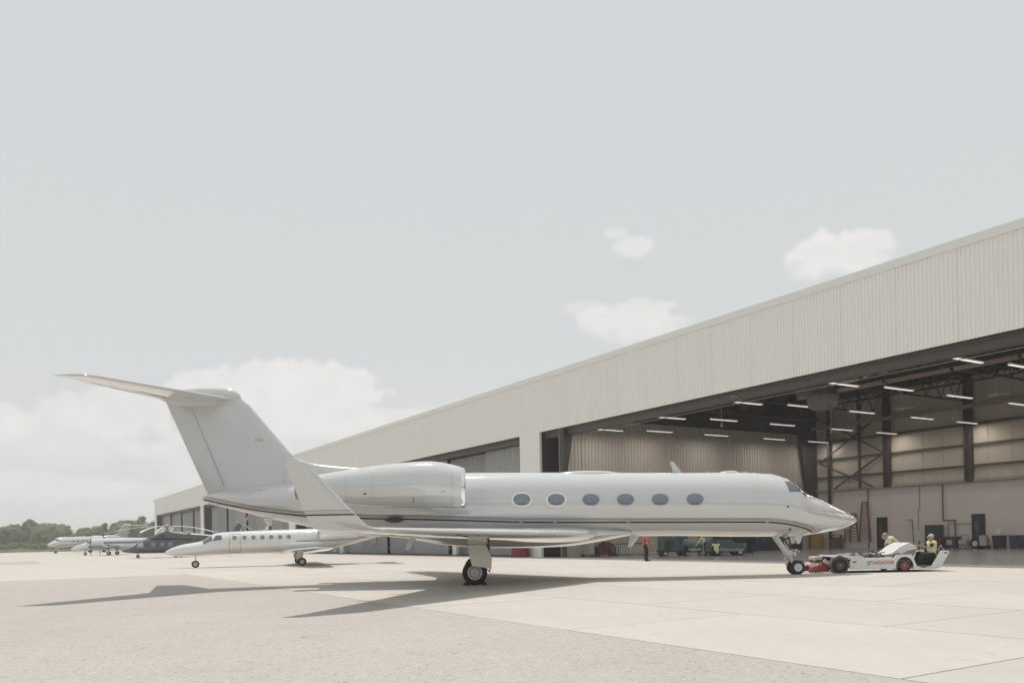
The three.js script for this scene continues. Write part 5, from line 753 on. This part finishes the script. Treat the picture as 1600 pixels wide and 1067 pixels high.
  for (let i = 0; i < 4; i++) { const st = ht('stacked_tray', ['lowest tray of the dark stack by the red locker', 'second tray of the dark stack by the red locker', 'third tray of the dark stack by the red locker', 'topmost tray of the dark stack by the red locker'][i], 'tray', 33.1 + i * 0.05, 0.01 + i * 0.2, 2.9, 'dark trays in a stack'); part('tray_shell', [bx(1.2 - i * 0.16, 0.04, 0.7, 0, 0.03, 0), bx(0.04, 0.14, 0.7, 0.58 - i * 0.08, 0.1, 0), bx(0.04, 0.14, 0.7, -0.58 + i * 0.08, 0.1, 0), bx(1.1 - i * 0.16, 0.14, 0.04, 0, 0.1, 0.33)], i === 0 ? mat(0.4, 0.12, 0.1, 0.6) : darkGrey, st); }
  const tb = ht('folding_table', 'small dark folding table right of the red locker', 'table', 33.3, 0.004, 5.2); part('table_top', bx(0.7, 0.05, 1.2, 0, 0.75, 0), darkGrey, tb); for (const [x, z] of [[-0.3, 0.5], [0.3, 0.5], [-0.3, -0.5], [0.3, -0.5]]) part('leg', bx(0.04, 0.74, 0.04, x, 0.37, z), darkGrey, tb);
  for (const [x, z, m, lab] of [[7.0, -66, mat(0.09, 0.10, 0.04, 0.6), 'olive hydraulic service cart on small wheels'], [7.95, -65.6, mat(0.14, 0.06, 0.045, 0.6), 'rust red hydraulic service cart beside the railing']]) { const c = thing('service_cart', lab, 'cart', [x, 0.006, z], 0.3, 'hydraulic service carts'); part('tank', rbx(0.55, 0.5, 0.45, 0, 0.5, 0, 0.08), m, c); part('pump', new THREE.CylinderGeometry(0.13, 0.13, 0.3, 14).translate(0.05, 0.86, 0), darkGrey, c); part('handle', [rod([-0.28, 0.5, 0.15], [-0.42, 1.0, 0.15], 0.02, 6), rod([-0.28, 0.5, -0.15], [-0.42, 1.0, -0.15], 0.02, 6), rod([-0.42, 1.0, 0.15], [-0.42, 1.0, -0.15], 0.02, 6)], darkGrey, c); for (const s of [-1, 1]) for (const q of [-1, 1]) part('caster', new THREE.CylinderGeometry(0.12, 0.12, 0.06, 14).rotateX(Math.PI / 2).translate(s * 0.2, 0.12, q * 0.22), rubber, c); }
  const rw = thing('railing', 'row of pale upright rails with a dark top bar, left of the orange vest', 'railing', [8.3, 0.006, -65.6], 0.15); part('top_bar', bx(2.3, 0.08, 0.1, 1.1, 0.95, 0), darkGrey, rw); part('bottom_bar', bx(2.3, 0.05, 0.08, 1.1, 0.08, 0), darkGrey, rw); for (let i = 0; i < 13; i++) part('baluster', bx(0.06, 0.84, 0.04, 0.05 + i * 0.175, 0.50, 0), mat(0.45, 0.44, 0.42, 0.5), rw); for (const x of [0, 2.2]) part('foot', bx(0.05, 0.06, 0.5, x, 0.03, 0), darkGrey, rw);
}

// ------------------------------------------------------------------ things before the closed bays
{
  const s = ht('door_notice', 'orange notice fixed to the closed hangar doors above the small jet tail', 'notice', 75.1, 1.2, 1.1); part('plate', bx(1.0, 0.95, 0.04, 0, 0.48, 0), mat(0.45, 0.28, 0.08, 0.6), s); part('fixing', bx(0.5, 0.06, 0.02, 0, 0.86, 0.03), steel, s);
  for (const [t, lab] of [[53.4, 'short white post before the closed doors left of the main wheel'], [85.5, 'short white post before the closed doors behind the small jet tail']]) { const b = ht('white_post', lab, 'post', t, 0, 0.75, 'white posts before the closed doors'); part('post', rbx(0.8, 2.4, 0.3, 0, 1.2, 0, 0.03), whitePost, b); part('base', bx(1.0, 0.1, 0.5, 0, 0.055, 0), mat(0.3, 0.3, 0.3, 0.7), b); }
}
// ------------------------------------------------------------------ trees and scrub beyond the airfield
const leafMats = [[0.27, 0.30, 0.145], [0.31, 0.33, 0.165], [0.22, 0.26, 0.13], [0.34, 0.345, 0.19]].map(([r, g, b]) => mat(r, g, b, 0.95, { transmission: 0.5, thickness: 0 })), barkM = mat(0.12, 0.10, 0.08, 0.9);
function crownGeo(h, w, n, sd) {      // leaf clumps spread through an uneven crown, gaps between them
  const pos = [], lobes = []; const R = (k) => hash3(sd, k, 77);
  for (let i = 0; i < 30; i++) { const a = R(i) * 6.28, e = R(i + 50), r = w * (0.2 + 0.65 * R(i + 100)) * (1 - 0.6 * e * e); lobes.push([Math.cos(a) * r, h * (0.10 + 0.78 * e), Math.sin(a) * r, w * (0.17 + 0.15 * R(i + 150))]); }
  const v = new THREE.Vector3(), q = new THREE.Quaternion(), e = new THREE.Euler();
  for (let i = 0; i < n; i++) {
    const l = lobes[i % lobes.length]; let x, y, z; do { x = rr(-1, 1); y = rr(-1, 1); z = rr(-1, 1); } while (x * x + y * y + z * z > 1);
    const c = [l[0] + x * l[3] * 1.1, l[1] + y * l[3] * 0.95, l[2] + z * l[3] * 1.1], s = rr(0.16, 0.40); e.set(rr(0, 6), rr(0, 6), rr(0, 6)); q.setFromEuler(e);
    for (const p of [[-s, 0, 0], [0, s * 0.6, 0.1 * s], [s, 0, 0], [-s, 0, 0], [s, 0, 0], [0, -s * 0.6, -0.1 * s]]) { v.set(...p).applyQuaternion(q); pos.push(c[0] + v.x, c[1] + v.y, c[2] + v.z); }
  }
  const g = new THREE.BufferGeometry(); g.setAttribute('position', new THREE.Float32BufferAttribute(pos, 3)); g.computeVertexNormals(); return g;
}
const nth = (n) => n + (n % 100 > 10 && n % 100 < 14 ? 'th' : ['th', 'st', 'nd', 'rd'][n % 10] ?? 'th');
{
  const kinds = [[10.5, 4.6], [9, 5], [11.5, 4.2], [8, 4.2], [9.6, 5.4]].map(([h, w], i) => ({ crown: crownGeo(h, w, 3600, i + 3), trunk: merge([rod([0, -0.3, 0], [0.1, h * 0.5, 0], 0.22, 8, 0.1), rod([0.05, h * 0.3, 0], [w * 0.4, h * 0.6, 0.3], 0.09, 6, 0.03), rod([0.05, h * 0.34, 0], [-w * 0.35, h * 0.66, -0.4], 0.09, 6, 0.03), rod([0.1, h * 0.4, 0], [0.2, h * 0.8, 0.8], 0.08, 6, 0.02)]), h }));
  const at = (px, Z) => [(px - 800) / 1290 * Z, -Z];
  // a low grassy bank under the trees
  structure('grass_bank', mottle(grid(60, 10, (u, v) => { const [x, z] = at(lerp(-60, 262, u), 285 + v * 60); return [x, 2.6 * smooth(0, 0.5, v) * (0.75 + 0.5 * fbm(x / 12, 3, z / 12, 3)) - 0.03, z]; }), 0.3, 7, 3), (() => { const m = mat(0.36, 0.345, 0.19, 0.95); m.vertexColors = true; return m; })());
  const spots = [];
  for (let row = 0; row < 3; row++) for (let px = -30 + row * 4; px < 252; px += 9.5 + 4 * rnd()) spots.push([px, 306 + row * 18 + rr(-5, 5), row]);
  const cnt = [0, 0, 0], names = ['broad', 'rounded', 'tall', 'low', 'spreading'];
  spots.forEach(([px, Z, row], i) => {
    const k = i % 5, kd = kinds[k], [x, z] = at(px, Z), o = thing('broadleaf_tree', `${names[k]} green tree, ${nth(++cnt[row])} from the left in the ${['front', 'middle', 'back'][row]} row of the tree line`, 'tree', [x, 1.9, z], rr(0, 6), 'trees beyond the airfield');
    part('trunk', kd.trunk, barkM, o); part('crown', kd.crown, leafMats[Math.floor(rnd() * 4)], o); o.scale.setScalar((0.84 + 0.16 * rnd()) * (px < 100 ? 1.0 : px < 140 ? 0.74 : 0.86 + (px - 140) * 0.0022) * (0.82 + 0.12 * row));
  });
  // scrub along the foot of the bank and rough grass
  for (let i = 0; i < 26; i++) { const [x, z] = at(-20 + i * 10.5 + rr(-3, 3), rr(288, 300)), o = thing('shrub', `${['pale', 'dull', 'olive'][i % 3]} shrub, ${nth(i + 1)} from the left along the foot of the tree line`, 'shrub', [x, 0.3, z], rr(0, 6), 'shrubs at the foot of the trees'); part('foliage', kinds[3].crown, leafMats[(i + 1) % 4], o); part('stem', kinds[3].trunk, barkM, o); o.scale.set(0.5 + 0.3 * rnd(), 0.30 + 0.15 * rnd(), 0.5); }
  const tuft = []; for (let i = 0; i < 5; i++) { const a = i * 1.25; tuft.push(new THREE.ConeGeometry(0.06, 0.7, 3).translate(0, 0.3, 0).rotateX(0.35 * Math.cos(a)).rotateZ(0.35 * Math.sin(a))); }
  const gr = new THREE.InstancedMesh(merge(tuft), mat(0.38, 0.36, 0.20, 0.95), 9000), m4 = new THREE.Matrix4(), cc = new THREE.Color(); gr.name = 'rough_grass'; gr.userData = { label: 'rough dry grass along the edge of the airfield', category: 'grass', kind: 'stuff' };
  for (let i = 0; i < 9000; i++) { const [x, z] = at(rr(-40, 255), rr(272, 300)), s = rr(0.6, 1.5); m4.makeScale(s * 1.6, s, s * 1.6).setPosition(x, -0.05 + 2.6 * smooth(0, 0.5, (-z - 285) / 60) * 0.9, z); gr.setMatrixAt(i, m4); const g = rr(0.7, 1.25); gr.setColorAt(i, cc.setRGB(g * 1.02, g, g * 0.9)); }
  scene.add(gr);
  // the wood on the far side of the field, behind the camera: the dark line mirrored in the windows and paint
  const wood = new THREE.InstancedMesh(kinds[1].crown, leafMats[2], 150); wood.name = 'woodland'; wood.userData = { label: 'dark belt of woodland across the airfield behind the camera', category: 'woodland', kind: 'stuff' };
  for (let i = 0; i < 150; i++) { const a = lerp(-1.45, 1.45, (i + rnd()) / 150), r = rr(170, 210); m4.makeRotationY(rr(0, 6)).scale(new THREE.Vector3(1.1, 0.95 + 0.4 * rnd(), 1.1)).setPosition(Math.sin(a) * r, -1.5, Math.cos(a) * r); wood.setMatrixAt(i, m4); }
  scene.add(wood);
}

// the summer haze that pales the far trees
scene.fog = new THREE.FogExp2(new THREE.Color().setRGB(0.86, 0.86, 0.84), 0.0008);

renderer.render(scene, camera);
